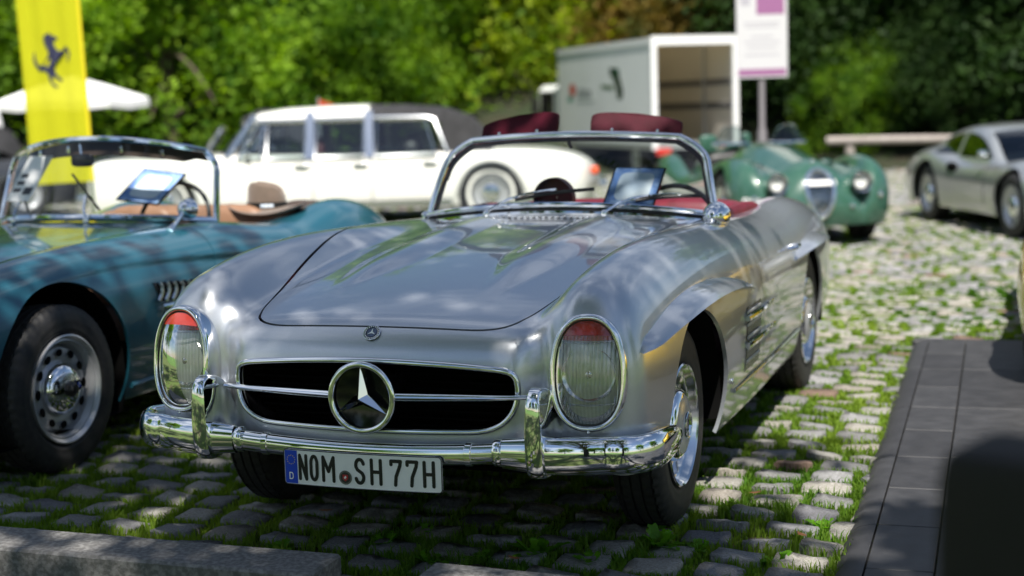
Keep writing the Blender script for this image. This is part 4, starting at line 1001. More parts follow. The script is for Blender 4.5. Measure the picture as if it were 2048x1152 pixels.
def bank():
    # prototypes, then copies turned and scaled
    proto = {}
    def spot(u, d):   # bearing (degrees right of the view) and distance
        a = YAW + R_(u); return (CAM_P.x + d * math.sin(a), CAM_P.y + d * math.cos(a))
    spec = [  # kind, bearing, distance, scale, label
        ('mid', -23, 36, 1.2, 'dark green bush at the far left behind the parasol'), ('dark', -18.5, 36, 1.25, 'dark leafy tree behind the yellow banner'), ('mid', -15.5, 33, 1.0, 'mid green bush right of the yellow banner'),
        ('bright', -12.5, 30, 1.05, 'bright green bush behind the black soft top'), ('bright', -9.5, 31, 1.0, 'sunlit green bush behind the limousine roof'), ('mid', -7.2, 30, .85, 'mid green bush just above the white limousine roof'),
        ('bright', -6.0, 33, 1.1, 'bright green bush above the rear of the limousine'), ('bright', -3.4, 36, 1.15, 'sunlit bush left of the box truck'), ('yellowish', -.9, 36, 1.15, 'yellow green bush touching the box truck'), ('yellowish', 1.6, 37, 1.15, 'yellow green bush behind the box truck front'),
        ('rust', 4.2, 37, 1.25, 'rust tinted tree above the box truck roof'), ('rust', 7.5, 35, 1.1, 'rusty brown leaved tree left of the poster sign'), ('dark', 11.0, 31.5, 1.05, 'dark tree right of the poster sign'), ('dark', 14.0, 32, 1.1, 'dark green tree behind the log rail'),
        ('dark', 17.2, 31, 1.1, 'dark shaded tree above the silver coupe'), ('dark', 20.8, 32, 1.2, 'dark tree at the far right edge'), ('mid', 12.8, 29.6, .42, 'low dark bush behind the log rail post'), ('dark', 16.0, 29.6, .45, 'low dark bush behind the log rail end')]
    for i, (k, u, d, s, lab) in enumerate(spec):
        x, y = spot(u, d)
        if k not in proto:
            proto[k] = make_plant(k, 11 + i, (2.5, 2.5, 3.4), 2.9, 24000, .088, 95, .12, 4.0, .14, lab, 'leafy_bush', (x, y, 0), 'trees and bushes on the green bank'); o = proto[k]
        else: o = copy_tree(proto[k])
        o.location = (x, y, -.05); o.rotation_euler = (0, 0, i * 1.7); o.scale = (s * (1 + .1 * math.sin(i)), s, s * (.95 + .12 * math.cos(3 * i)))
        tag(o, lab, 'tree' if ' tree' in lab else 'bush', 'trees and bushes on the green bank')
        o.name = 'bank_tree' if ' tree' in lab else 'leafy_bush'
    return proto, spot
PROTO, SPOT = bank()
# the grassy slope the bushes stand on
def slope():
    V = []; F = []; n = 40
    for i in range(n + 1):
        u = -60 + 120 * i / n
        for d, z in ((27.6, -.03), (29, .12), (33, 1.1), (40, 3.6), (52, 6.0)):
            x, y = SPOT(u, d); V.append((x, y, z))
    for i in range(n):
        for j in range(4): F.append((i * 5 + j, (i + 1) * 5 + j, (i + 1) * 5 + j + 1, i * 5 + j + 1))
    tag(MB().put(V, F).build('green_bank', mat('bank_soil', (.02, .035, .010), .95, noise=(1.5, (.035, .03, .015), .4, .7), bump=(8, 1, .2)), None), kind='structure')
slope()
def second_row():
    spec = [('dark', -21, 42, 1.5), ('mid', -14.5, 43, 1.5), ('bright', -8, 43, 1.55), ('mid', -2, 44, 1.5), ('rust', 4.5, 44, 1.55), ('dark', 10.5, 42, 1.5), ('dark', 17, 42, 1.6), ('mid', 24, 42, 1.5), ('bright', -28, 40, 1.5)]
    names = ['dark tall tree on the far left skyline', 'mid green tall tree behind the yellow banner', 'bright tall tree on the bank crest behind the limousine', 'mid green tall tree on the bank crest left of the truck', 'rusty tall tree on the bank crest behind the truck', 'dark tall tree on the bank crest behind the sign', 'dark tall tree on the bank crest behind the coupe', 'mid green tall tree beyond the right edge', 'bright tall tree beyond the left edge']
    for i, (k, u, d, s) in enumerate(spec):
        o = copy_tree(PROTO[k]); x, y = SPOT(u, d); o.location = (x, y, 2.2); o.rotation_euler = (0, 0, 2.1 * i); o.scale = (s * 1.25, s * 1.1, s * .9); tag(o, names[i], 'tree', 'tall trees on the bank crest'); o.name = 'tall_tree'
    # trees round the lawn behind the camera (seen in the chrome and paint)
    for i, (x, y, s, k, lab) in enumerate(((-14, -24, 1.5, 'mid', 'mid green tree at the left end of the lawn'), (-5, -30, 1.7, 'dark', 'dark tree across the lawn'), (6, -32, 1.6, 'bright', 'bright green tree across the lawn'), (17, -26, 1.7, 'mid', 'mid green tree at the right end of the lawn'), (24, -10, 1.7, 'bright', 'bright tree right of the lawn'), (24, 6, 1.6, 'mid', 'mid green tree far right of the cars'), (-22, -6, 1.6, 'bright', 'bright tree far left of the cars'))):
        o = copy_tree(PROTO[k]); o.location = (x, y, 0); o.rotation_euler = (0, 0, 1.3 * i); o.scale = (s, s, s); tag(o, lab, 'tree', 'trees round the lawn'); o.name = 'lawn_tree'
second_row()
def shade_tree():
    r = np.random.default_rng(5)
    root = empty('shade_tree', 'broad leafy tree spreading over the parked roadsters', 'tree', (5.5, -9.5, 0))
    pts = []; cs = []
    # crown described where it shades: lobes (x, y, z, rx, ry, rz, leaves)
    for (x, y, z, a, b, c, n, cl) in LOBES:
        P, q = crown_points(r, n, (a, b, c), cl, 0, .10, .2); P += np.array([x - 5.5, y + 9.5, z]); pts.append(P); cs.append(q + np.array([x - 5.5, y + 9.5, z]))
    P = np.concatenate(pts); V, T = leaves(P, .075, r, .9)
    add('crown', mesh('crown', V, T, False), LM['canopy'], root)
    c = np.concatenate(cs); trunk(r, 6.2, .28, c[r.choice(len(c), 26)], (-1.6, 2.2)).build('trunk', M['bark'], root)
LOBES = [(-1.2, -2.5, 6.6, 2.5, 1.9, 1.0, 10000, 46), (1.1, -3.6, 6.6, 1.8, 1.4, .9, 7000, 40), (2.0, -2.4, 6.4, 1.3, 1.2, .8, 2100, 30), (2.7, -3.4, 6.3, .8, .8, .6, 420, 10), (3.45, -2.9, 6.2, .5, .9, .5, 800, 6), (1.5, -.9, 6.4, .9, .6, .5, 800, 9), (-4.0, -5.6, 7.2, 2.9, 2.2, 1.1, 8000, 40), (.8, -6.8, 7.4, 2.8, 2.0, 1.1, 7500, 40), (4.2, -6.5, 6.8, 2.4, 2.2, 1.2, 6000, 30)]  # two wide unseen lobes added behind the camera to keep skylight off the foreground
shade_tree()
# ------------------------------------------------------------------ the other cars
def smin(a, b, k): return -smax(-a, -b, k)
def body_field(p):
    zc, zf, xf, wp = spl(p['zc']), spl(p['zf']), spl(p['xf']), spl(p['wp']); L_ = p['L']
    crown, rin, rout, kt, ks, kf = p.get('crown', .10), p.get('rin', .14), p.get('rout', .3), p.get('kt', .07), p.get('ks', .2), p.get('kf', .16)
    nose = p.get('nose', (.02, .22, .42, 1.2, .62, 1.0)); zb = p.get('zb', .18); sw = p.get('swage')
    sws = spl(sw[0]) if sw else None; zm = p.get('zm', .54); tum = p.get('tum', .5)
    def Fb(x, y, z):
        a = np.sqrt(x * x + 1e-4); d = a - xf(y)
        top = (z - smax(zc(y) - crown * a * a, zf(y) - np.where(d < 0, d * d / (2 * rin), d * d / (2 * rout)), kt)) * .93
        w = wp(y) - tum * np.maximum(z - zm, 0) ** 2 - .5 * np.maximum(zm - .04 - z, 0) ** 2
        if sw: w = w + sw[1] * sstep(z, sws(y) - .040, sws(y) + .006) * sstep(y, sw[2], sw[2] + .3) * (1 - sstep(y, sw[3] - .3, sw[3]))
        front = nose[0] + nose[1] * a * a + nose[3] * np.maximum(nose[2] - z, 0) ** 2 + nose[5] * np.maximum(z - nose[4], 0) ** 2 - y
        rear = y - (L_ - .25 * a * a - .5 * (z - .5) ** 2)
        b = smax(smax(smax(top, a - w, ks), front, kf), rear, .25)
        return smax(b, zb - z, .06)
    return Fb
def cut_arches(B, ar):
    """ar: list of (y, z, radius)"""
    def g(x, y, z):
        d = np.full(np.shape(x), 9.)
        for (yc, zc_, r) in ar: d = np.minimum(d, np.hypot(y - yc, z - zc_) - r)
        return -np.maximum(d, .42 - np.abs(x))
    return clip(B, g)
def wells(car, ar, w):
    for s in (1, -1):
        for yc, z, r in ar:
            V, F = lathe([(s * (w - .42), .02), (s * (w - .42), r + .012), (s * (w - .03), r + .004)], 32); MB().put([(x, y + yc, max(q + z, .16)) for x, y, q in V], F).build('wheel_well', M['dark_gap'], car)
def plain_wheel(car, s, x, y, r, w=.16, rim=.6, m='silver2', hub='chrome', white=0):
    o = empty_part('wheel', car, (s * x, y, r)); rr = r * rim
    MB().put(*lathe([(s * a, q) for a, q in tyre_prof(r, w, rr)], 64)).build('tyre', M['tyre'], o, True, 50)
    h = w / 2
    if white: MB().put(*lathe([(s * (h + .002), rr + (r - rr) * .58), (s * (h + .003), rr + (r - rr) * .40), (s * h * .9, rr + (r - rr) * .14)], 48)).build('white_band', M['white_paint'], o)
    MB().put(*lathe([(s * a, q) for a, q in ((h * .6, rr * 1.02), (h * .97, rr * 1.03), (h * .96, rr * .96), (h * .62, rr * .90), (h * .50, rr * .80), (h * .55, rr * .6), (h * .45, rr * .4))], 48)).build('rim', M[m], o, True, 45)
    MB().put(*lathe([(s * a, q) for a, q in ((h * .45, rr * .55), (h * .75, rr * .54), (h * .95, rr * .42), (h * 1.05, rr * .2), (h * 1.08, .001))], 40)).build('hubcap', M[hub], o, True, 60)
    MB().put(*lathe([(-s * h * .7, .02), (-s * h * .7, rr * .98), (0, rr)], 24)).build('brake_drum', M['dark_gap'], o)
    return o
def hole_top(B, yc, hx, hy, r, zmin):
    def g(x, y, z):
        qx = np.abs(x) - hx; qy = np.abs(y - yc) - hy
        return -np.maximum(np.hypot(np.maximum(qx, 0), np.maximum(qy, 0)) + np.minimum(np.maximum(qx, qy), 0) - r, zmin - z)
    return clip(B, g)
def screen(car, hw0, hw1, yb, zb, yt, zt, m='glass', fr='chrome', r=.013, bow=.3, name='windscreen', drop=.10):
    """curved windscreen: pane and frame; (centre y, z) at the base and the top"""
    def G(s, t):
        hw = hw0 + (hw1 - hw0) * t - .05 * max(0, (t - .7) / .3) ** 2.6; x = s * hw
        y0, z0, y1, z1 = yb + bow * x * x, zb - .10 * x * x, yt + bow * .8 * x * x, zt - drop * x * x
        return (x, y0 + (y1 - y0) * t, z0 + (z1 - z0) * t)
    ws = empty_part(name, car, (0, 0, 0)); V = []; F = []; ns, nt_ = 21, 9
    for i in range(ns):
        for j in range(nt_): V.append(G(-1 + 2 * i / (ns - 1), j / (nt_ - 1)))
    for i in range(ns - 1):
        for j in range(nt_ - 1): F.append((i * nt_ + j, (i + 1) * nt_ + j, (i + 1) * nt_ + j + 1, i * nt_ + j + 1))
    MB().put(V, F).build('pane', M[m], ws)
    path = [G(-1, t) for t in np.linspace(-.05, .999, 16)] + [G(s, 1) for s in np.linspace(-.97, .97, 24)] + [G(1, t) for t in np.linspace(.999, -.05, 16)]
    MB().put(*tube(path, r, 10)).build('frame', M[fr], ws)
    MB().put(*tube([G(s, 0) for s in np.linspace(-1, 1, 24)], r * 1.15, 10)).build('base_strip', M[fr], ws)
    return ws, G
M['blue'] = mat('petrol_blue_paint', (.018, .112, .160), .30, .2, 1.0, coat_rough=.02, noise=(700, (.016, .100, .144), .35, .65, 2))
M['tan'] = mat('tan_leather', (.27, .15, .09), .5, noise=(8, (.22, .115, .065), .35, .7), bump=(200, .15, .002))
M['visor_brown'] = mat('brown_visor', (.045, .028, .022), .6)
M['green'] = mat('green_paint', (.028, .090, .060), .30, 0, 1, noise=(2, (.034, .102, .070), .4, .7))
M['coupe'] = mat('coupe_silver', (.40, .42, .43), .28, .60, 1.0, coat_rough=.02)
M['yellow'] = mat('yellow_paint', (.80, .50, .01), .25, 0, 1.0)
M['dark_car'] = mat('dark_car_paint', (.03, .032, .036), .25, 0, 1.0)
M['canvas'] = mat('black_canvas', (.018, .018, .02), .85, noise=(6, (.03, .03, .033), .4, .7), bump=(30, .4, .01))
def blue_roadster():
    car = empty('roadster', 'petrol blue open roadster with tan interior and steel wheels, left of the silver one', 'car', (-2.55, .13, 0), 0)
    p = dict(zc=[(-.1, .50), (.1, .62), (.4, .74), (.8, .805), (1.2, .85), (1.7, .888), (2.2, .905), (2.8, .86), (3.3, .87), (3.8, .80), (4.4, .55)],
             zf=[(-.1, .52), (.15, .70), (.5, .815), (.8, .858), (1.2, .882), (1.8, .885), (2.3, .868), (2.75, .825), (3.0, .84), (3.3, .898), (3.6, .90), (4.0, .79), (4.4, .52)],
             xf=[(0, .58), (1.0, .62), (2.5, .64), (3.4, .66), (4.4, .55)], wp=[(-.1, .70), (.3, .785), (.8, .815), (1.6, .815), (2.6, .82), (3.4, .835), (4.0, .78), (4.4, .66)],
             L=4.32, rin=.22, rout=.30, ks=.24, swage=([(0, .74), (.6, .765), (1.0, .79), (1.3, .792), (2.0, .757), (2.9, .70)], .017, .45, 2.9), zm=.60)
    Fb = body_field(p); ar = [(.80, .33, .43), (3.30, .33, .40)]
    B = cut_arches(surface(Fb, (-.92, -.1, .12), (.92, 4.42, 1.0), .0155), ar); B = hole_top(B, 2.58, .44, .36, .14, .68); B = clip(B, lambda x, y, z: .20 - z)
    hd = lambda x, y, z: np.maximum(np.maximum(smax(np.abs(x) - (.44 + .06 * y), .12 - y, .2), y - 1.86), .5 - z)
    H = clip(B, lambda x, y, z: hd(x, y, z) + .003); B2 = clip(B, lambda x, y, z: -(hd(x, y, z) - .003))
    dr = lambda x, y, z: np.maximum(np.maximum(np.abs(y - 2.36) - .42, .30 - z), .55 - np.abs(x))
    D = clip(B2, lambda x, y, z: dr(x, y, z) + .003); B2 = clip(B2, lambda x, y, z: -(dr(x, y, z) - .003))
    panel('body', B2, M['blue'], car); panel('hood', H, M['blue'], car)
    for s in (1, -1): panel('door', clip(D, lambda x, y, z: -s * x), M['blue'], car)
    MB().put(*box(-.62, .62, .35, 4.0, .19, .42)).build('underbody', M['dark_gap'], car, False); wells(car, ar, .80)
    # wheels with a ring of oval holes, chrome cap, wing nut and blue and white roundel
    def wheel(s, y):
        r = .335; o = empty_part('wheel', car, (s * .715, y, r)); rr = .212
        MB().put(*tread(lathe([(s * a, q) for a, q in tyre_prof(r, .175, rr)], 216), r, .0875, 216)).build('tyre', M['tyre'], o, True, 50)
        MB().put(*lathe([(s * a, q) for a, q in ((.05, rr), (.086, .218), (.088, .212), (.078, .204), (.070, .200), (.072, .193), (.060, .188), (.050, .184), (.050, .182), (.030, .180), (.022, .176), (.030, .170), (.041, .163), (.0445, .150), (.0445, .118), (.036, .104))], 72)).build('rim', M['silver2'], o, True, 40)
        for k in range(12):
            t = 2 * PI * k / 12; c = Vector((s * .0445, .145 * math.cos(t), .145 * math.sin(t))); e1 = Vector((0, -math.sin(t), math.cos(t))); e2 = Vector((0, math.cos(t), math.sin(t)))
            q = [c + e1 * (.0205 * math.cos(a)) + e2 * (.0150 * math.sin(a)) + Vector((s * .001, 0, 0)) for a in np.linspace(0, 2 * PI, 17)[:-1]]
            q2 = [c + e1 * (.0235 * math.cos(a)) + e2 * (.0180 * math.sin(a)) + Vector((-s * .006, 0, 0)) for a in np.linspace(0, 2 * PI, 17)[:-1]]
            q3 = [c + e1 * (.0135 * math.cos(a)) + e2 * (.0090 * math.sin(a)) + Vector((-s * .008, 0, 0)) for a in np.linspace(0, 2 * PI, 17)[:-1]]
            h = MB().put([tuple(v) for v in q2 + q], [(i, (i + 1) % 16, 16 + (i + 1) % 16, 16 + i) for i in range(16)]).build('wheel_hole', M['silver2'], o)
            MB().put([tuple(v + Vector((s * .0072, 0, 0))) for v in q], [tuple(range(16))]).build('hole_gap', M['dark_gap'], h, False)
        MB().put(*lathe([(s * a, q) for a, q in ((.036, .108), (.050, .106), (.072, .096), (.086, .078), (.094, .05), (.096, .001))], 48)).build('hubcap', M['chrome'], o, True, 60)
        MB().put(*lathe([(s * a, q) for a, q in ((.085, .034), (.108, .032), (.112, .026), (.122, .020), (.124, .001))], 8)).build('wing_nut', M['black'], o, True, 30)
        al = 0.15; c = Vector((s * .094, s * -.0 + .052 * math.cos(al) * (1 if s > 0 else -1), .052 * math.sin(al)))
        rd = MB().put([tuple(c + Vector((s * (.004 if q else .0), .021 * math.cos(t), .021 * math.sin(t)))) for q in (0, 1) for t in np.linspace(0, 2 * PI, 25)[:-1]], [(i, (i + 1) % 24, 24 + (i + 1) % 24, 24 + i) for i in range(24)] + [tuple(range(24, 48))]).build('roundel', M['gloss_black'], o, False)
        for k, m_ in enumerate(('sign_white', 'eu_blue', 'sign_white', 'eu_blue')):
            q = [c + Vector((s * .0048, 0, 0))] + [c + Vector((s * .0048, .013 * math.cos(t), .013 * math.sin(t))) for t in np.linspace(PI / 2 * k, PI / 2 * (k + 1), 7)]
            MB().put([tuple(v) for v in q], [tuple(range(8))]).build('roundel_field', M[m_], rd, False)
        MB().put(*lathe([(-s * .06, .02), (-s * .06, .20), (0, .208)], 24)).build('brake_drum', M['dark_gap'], o)
    for s in (1, -1): wheel(s, .80); wheel(s, 3.30)
    # side vent with chrome louvres
    for s in (1, -1):
        sx = lambda y, z: s * solve1(Fb, (1.2, y, z), 0, 1.2, .3)
        V = []; F = []
        for i in range(9):
            for j in range(4): y = 1.41 + .42 * i / 8 + .03 * (3 - j) * .5; z = .600 + .085 * j / 3 - .028 * i / 8; V.append((sx(y, z) + s * .003, y, z))
        for i in range(8):
            for j in range(3): F.append((i * 4 + j, (i + 1) * 4 + j, (i + 1) * 4 + j + 1, i * 4 + j + 1))
        vt = MB().put(V, F if s > 0 else [f[::-1] for f in F]).build('side_vent', M['gloss_black'], car)
        for k in range(7):
            y0 = 1.43 + .055 * k; pth = [(sx(y0 + .05 * t, .605 + .075 * t - .0035 * k) + s * .010, y0 + .035 * math.sin(t * 2.4), .603 + .078 * t - .0036 * k) for t in np.linspace(0, 1, 7)]
            MB().put(*sweep(pth, circ(.010, 8, .006), False, (1, 0, 0))).build('louvre', M['chrome'], vt)
        pth = [(sx(y, .57) + s * .006, y, .575 - .02 * (y - 1.5)) for y in np.linspace(1.46, 1.80, 6)]; MB().put(*tube(pth, .012, 8)).build('vent_bar', M['chrome'], vt)
        pth = [(sx(y, .26) + s * .004, y, .262) for y in np.linspace(1.26, 2.85, 12)]; MB().put(*tube(pth, .012, 8)).build('sill_strip', M['blue'], car)
    # nose: lamps, two wide grille openings, slim bumper
    for s in (1, -1):
        y0 = solve1(Fb, (s * .57, 0, .60), 1, -.3, .9); V, F = lathe([(.10, .085), (.0, .098), (-.014, .096), (-.008, .086)], 32, 'y'); h = MB().put([(x + s * .57, y + y0 + .005, z + .60) for x, y, z in V], F).build('headlamp', M['chrome'], car)
        V, F = lathe([(-.008, .086), (-.028, .06), (-.036, .001)], 32, 'y'); MB().put([(x + s * .57, y + y0 + .005, z + .60) for x, y, z in V], F).build('lens', M['lens'], h); V, F = lathe([(-.004, .086), (.03, .06), (.045, .001)], 32, 'y'); MB().put([(x + s * .57, y + y0 + .005, z + .60) for x, y, z in V], F).build('reflector', M['reflector'], h)
        q = [(s * .235 + .20 * math.copysign(abs(math.cos(t)) ** .6, math.cos(t)), .50 + .062 * math.copysign(abs(math.sin(t)) ** .6, math.sin(t))) for t in np.linspace(0, 2 * PI, 41)[:-1]]
        q = [(x, solve1(Fb, (x, 0, z), 1, -.3, .9) - .004, z) for x, z in q]; g_ = add('grille', mesh('grille', *sweep(q, circ(.010, 8), True)), M['chrome'], car)
        MB().put(q, [tuple(range(40))]).build('grille_backing', M['dark_gap'], g_, False)
        for k in range(9):
            x = s * .235 - .16 + .04 * k; MB().put(*tube([(x, solve1(Fb, (x, 0, z), 1, -.3, .9) - .006, z) for z in (.45, .50, .55)], .004, 6)).build('grille_slat', M['chrome_soft'], g_)
    MB().put(*tube(curve_pts([(-.74, .26, .37), (-.5, .06, .37), (0, -.04, .37), (.5, .06, .37), (.74, .26, .37)], 30), .035, 12)).build('bumper', M['chrome'], car)
    ws, G = screen(car, .635, .60, 1.96, .925, 2.14, 1.295, r=.0155, bow=.72, drop=.24)
    # folded brown sun visor strip along the top inside, mirror
    V = []; F = []
    for i in range(21):
        s_ = -.8 + 1.72 * i / 20; a, b = G(min(s_, .93), .96), G(min(s_, .93), .78 if i < 19 else .84); V += [(a[0], a[1] + .03, a[2]), (b[0], b[1] + .05, b[2])]
    for i in range(20): F.append((2 * i, 2 * i + 1, 2 * i + 3, 2 * i + 2))
    vz = MB().put(V + [(x, y + .012, z) for x, y, z in V], F + [tuple(42 + q for q in f[::-1]) for f in F]).build('sun_visor', M['visor_brown'], ws, True, 40)
    for s_ in (-.55, -.2, .3, .62): 
        g = G(s_, .86); MB().put(*superell((g[0], g[1] + .022, g[2]), (.012, .006, .022), .6, .8, 10, 8)).build('visor_clip', M['chrome'], vz)
    g = G(-.06, .72); MB().put(*superell((g[0], g[1] + .05, g[2]), (.062, .018, .032), .5, .5)).build('rear_view_mirror', M['gloss_black'], ws)
    MB().put(*tube([(g[0], g[1] + .04, g[2] + .03), (g[0] - .01, g[1] + .05, g[2] + .08)], .006, 8)).build('mirror_stem', M['chrome'], ws)
    for x0 in (-.30, .12):
        p0 = Vector((x0, 1.92, .903)); wi = empty_part('wiper', car, p0); MB().put(*superell((0, 0, .008), (.014, .014, .02), .8, 1, 12, 8)).build('pivot', M['chrome'], wi)
        a = Vector(G((x0 - .05) / .6, .28)) - p0 + Vector((0, -.02, 0)); MB().put(*tube([(0, 0, .012), tuple(a * .5 + Vector((0, -.015, 0))), tuple(a)], .006, 8)).build('arm', M['chrome'], wi)
        b0 = Vector(G((x0 + .03) / .6, .10)) - p0 + Vector((0, -.015, 0)); b1 = Vector(G((x0 - .15) / .6, .55)) - p0 + Vector((0, -.015, 0)); MB().put(*tube([tuple(b0), tuple((b0 + b1) / 2), tuple(b1)], .006, 6)).build('blade', M['gloss_black'], wi)
    zm = solve1(Fb, (.67, 1.82, 1.3), 2, 1.3, .5); mi = empty_part('mirror', car, (.67, 1.82, zm))
    MB().put(*tube([(0, -.04, -.005), (-.005, .02, .025), (-.01, .10, .075)], .011, 10, scale=[1.6, 1, .9])).build('stem', M['chrome'], mi)
    V, F = lathe([(-.045, .002), (-.04, .018), (-.025, .034), (.0, .046), (.022, .050), (.024, .046)], 30, 'y'); MB().put([(x - .01, y + .13, z + .085) for x, y, z in V], F).build('shell', M['chrome'], mi)
    V, F = lathe([(.0225, .046), (.021, .001)], 30, 'y'); MB().put([(x - .01, y + .13, z + .085) for x, y, z in V], F).build('mirror_glass', M['gloss_black'], mi)
    it = empty_part('interior', car, (0, 0, 0))
    MB().put(*box(-.58, .58, 2.0, 3.2, .25, .28)).build('floor', M['black'], it, False)
    for s in (-1, 1):
        MB().put(*superell((s * .60, 2.60, .70), (.05, .45, .13), .5, .35)).build('door_trim', M['tan'], it)
        st = MB().put(*superell((s * .28, 2.75, .42), (.23, .25, .12), .5, .4)).build('seat', M['tan'], it); MB().put(*superell((s * .28, 3.00, .66), (.23, .08, .25), .5, .4)).build('seat_back', M['tan'], st)
    MB().put(*superell((0, 3.10, .80), (.60, .16, .10), .55, .35)).build('rear_shelf', M['tan'], it)
    MB().put(*superell((0, 2.20, .86), (.56, .10, .06), .6, .35)).build('dashboard', M['tan'], it)
    sw = [(.30 + .20 * math.cos(t), 2.40 + .07 * math.sin(t), .87 + .185 * math.sin(t)) for t in np.linspace(0, 2 * PI, 36)[:-1]]; MB().put(*sweep(sw, circ(.011, 8), True)).build('steering_wheel', M['black'], it)
    return car, G
BR, BG = blue_roadster()
# felt hat and dark coat on the seats of the blue roadster
def hat():
    o = empty('felt_hat', 'brown felt hat with a dark band resting in the blue roadster', 'hat', (-2.10, 3.21, .872), R_(15), None, 1.15)
    fm = mat('brown_felt', (.15, .108, .082), .95, noise=(20, (.12, .088, .066), .35, .7), sheen=.4)
    V, F = lathe([(0.0, .001), (.006, .08), (.0, .12), (-.004, .16), (.006, .185), (.010, .188), (.012, .184), (.004, .16), (.010, .10), (.018, .092)], 40, 'z'); V = [(x * 1.0, y * .88, z + .022 * (x / .18) ** 2 - .014 * (y / .16) ** 2) for x, y, z in V]; MB().put(V, F).build('brim', fm, o)
    V, F = lathe([(.008, .094), (.05, .092), (.09, .088), (.118, .080), (.128, .066), (.124, .04), (.112, .018), (.108, .001)], 40, 'z'); V = [(x, y * .86, z - .030 * math.exp(-(y / .03) ** 2) * (z > .1) - .02 * (x / .09) * (z > .08)) for x, y, z in V]; MB().put(V, F).build('crown', fm, o)
    V, F = lathe([(.014, .0962), (.040, .0952)], 40, 'z'); bnd = MB().put([(x, y * .86, z) for x, y, z in V], F).build('band', M['black'], o)
    MB().put(*[(lambda VF: ([(x, y * .86, z) for x, y, z in VF[0]], [f for f in VF[1] if VF[0][f[0]][1] < -.085 and VF[0][f[0]][0] > -.02]))(lathe([(.019, .0975), (.033, .0968)], 60, 'z'))][0]).build('label', M['paper_pale'], bnd)
hat()
ct = MB().put(*superell((0, 0, 0), (.15, .11, .05), .8, .7)).build('folded_coat', mat('dark_coat', (.05, .035, .03), .9), None); ct.location = (-1.99, 3.50, .855); ct.rotation_euler = (0, .1, .5); tag(ct, 'dark brown folded garment behind the hat in the blue roadster', 'garment')
def board(name, label, p0, p1, p2, th=.010):
    """framed sheet: lower left, lower right and upper left corners"""
    a, b, c = Vector(p0), Vector(p1), Vector(p2); u = b - a; v = c - a; n = u.cross(v).normalized(); o = empty(name, label, 'certificate', tuple(a))
    T = lambda s, t, h: tuple(u * s + v * t + n * h)
    def slab(s0, s1, t0, t1, h0, h1): return [T(s, t, h) for h in (h0, h1) for t in (t0, t1) for s in (s0, s1)], box(0, 1, 0, 1, 0, 1)[1]
    MB().put(*slab(0, 1, 0, 1, -th, 0)).build('backing', M['gloss_black'], o, False)
    sh = MB().put(*slab(.035, .965, .03, .97, .001, .0025)).build('sheet', M['paper_blue'], o, False)
    q = [(.5 + .34 * math.copysign(abs(math.cos(t)) ** .4, math.cos(t)), .5 + .36 * math.copysign(abs(math.sin(t)) ** .4, math.sin(t))) for t in np.linspace(0, 2 * PI, 33)[:-1]]
    MB().put([T(s, t, .0032) for s, t in q], [tuple(range(32))]).build('print', M['paper_pale'], sh, False)
    return o
board('certificate', 'blue framed certificate behind the windscreen of the silver roadster', (.145, 2.03, .975), (.36, 2.05, .968), (.185, 2.10, 1.13))
board('certificate', 'blue framed certificate leaning behind the windscreen of the blue roadster', (-2.50, 2.40, .99), (-2.29, 2.45, .957), (-2.40, 2.52, 1.137))
def info_sheet():
    a, u, v = Vector((-2.97, 2.15, 1.0)), Vector((.125, .02, 0)), Vector((.075, .12, .215)); n = u.cross(v).normalized()
    o = empty('info_sheet', 'white information sheet with small pictures inside the blue roadster windscreen', 'paper', tuple(a)); T = lambda s, t, h: tuple(u * s + v * t + n * h)
    MB().put([T(s, t, h) for h in (0, .002) for t in (0, 1) for s in (0, 1)], box(0, 1, 0, 1, 0, 1)[1]).build('sheet', M['sign_white'], o, False)
    for (s0, s1, t0, t1) in ((.10, .42, .52, .60), (.10, .42, .36, .44), (.10, .42, .20, .28), (.55, .90, .14, .30)):
        MB().put([T(s, t, .003) for s, t in ((s0, t0), (s1, t0), (s1, t1), (s0, t1))], [(0, 1, 2, 3)]).build('picture', mat('picture_dark', (.05, .05, .06), .5), o, False)
info_sheet()
M['limo_glass'] = glass_mat('limousine_glass', (.76, .83, .83), fac=3.0)
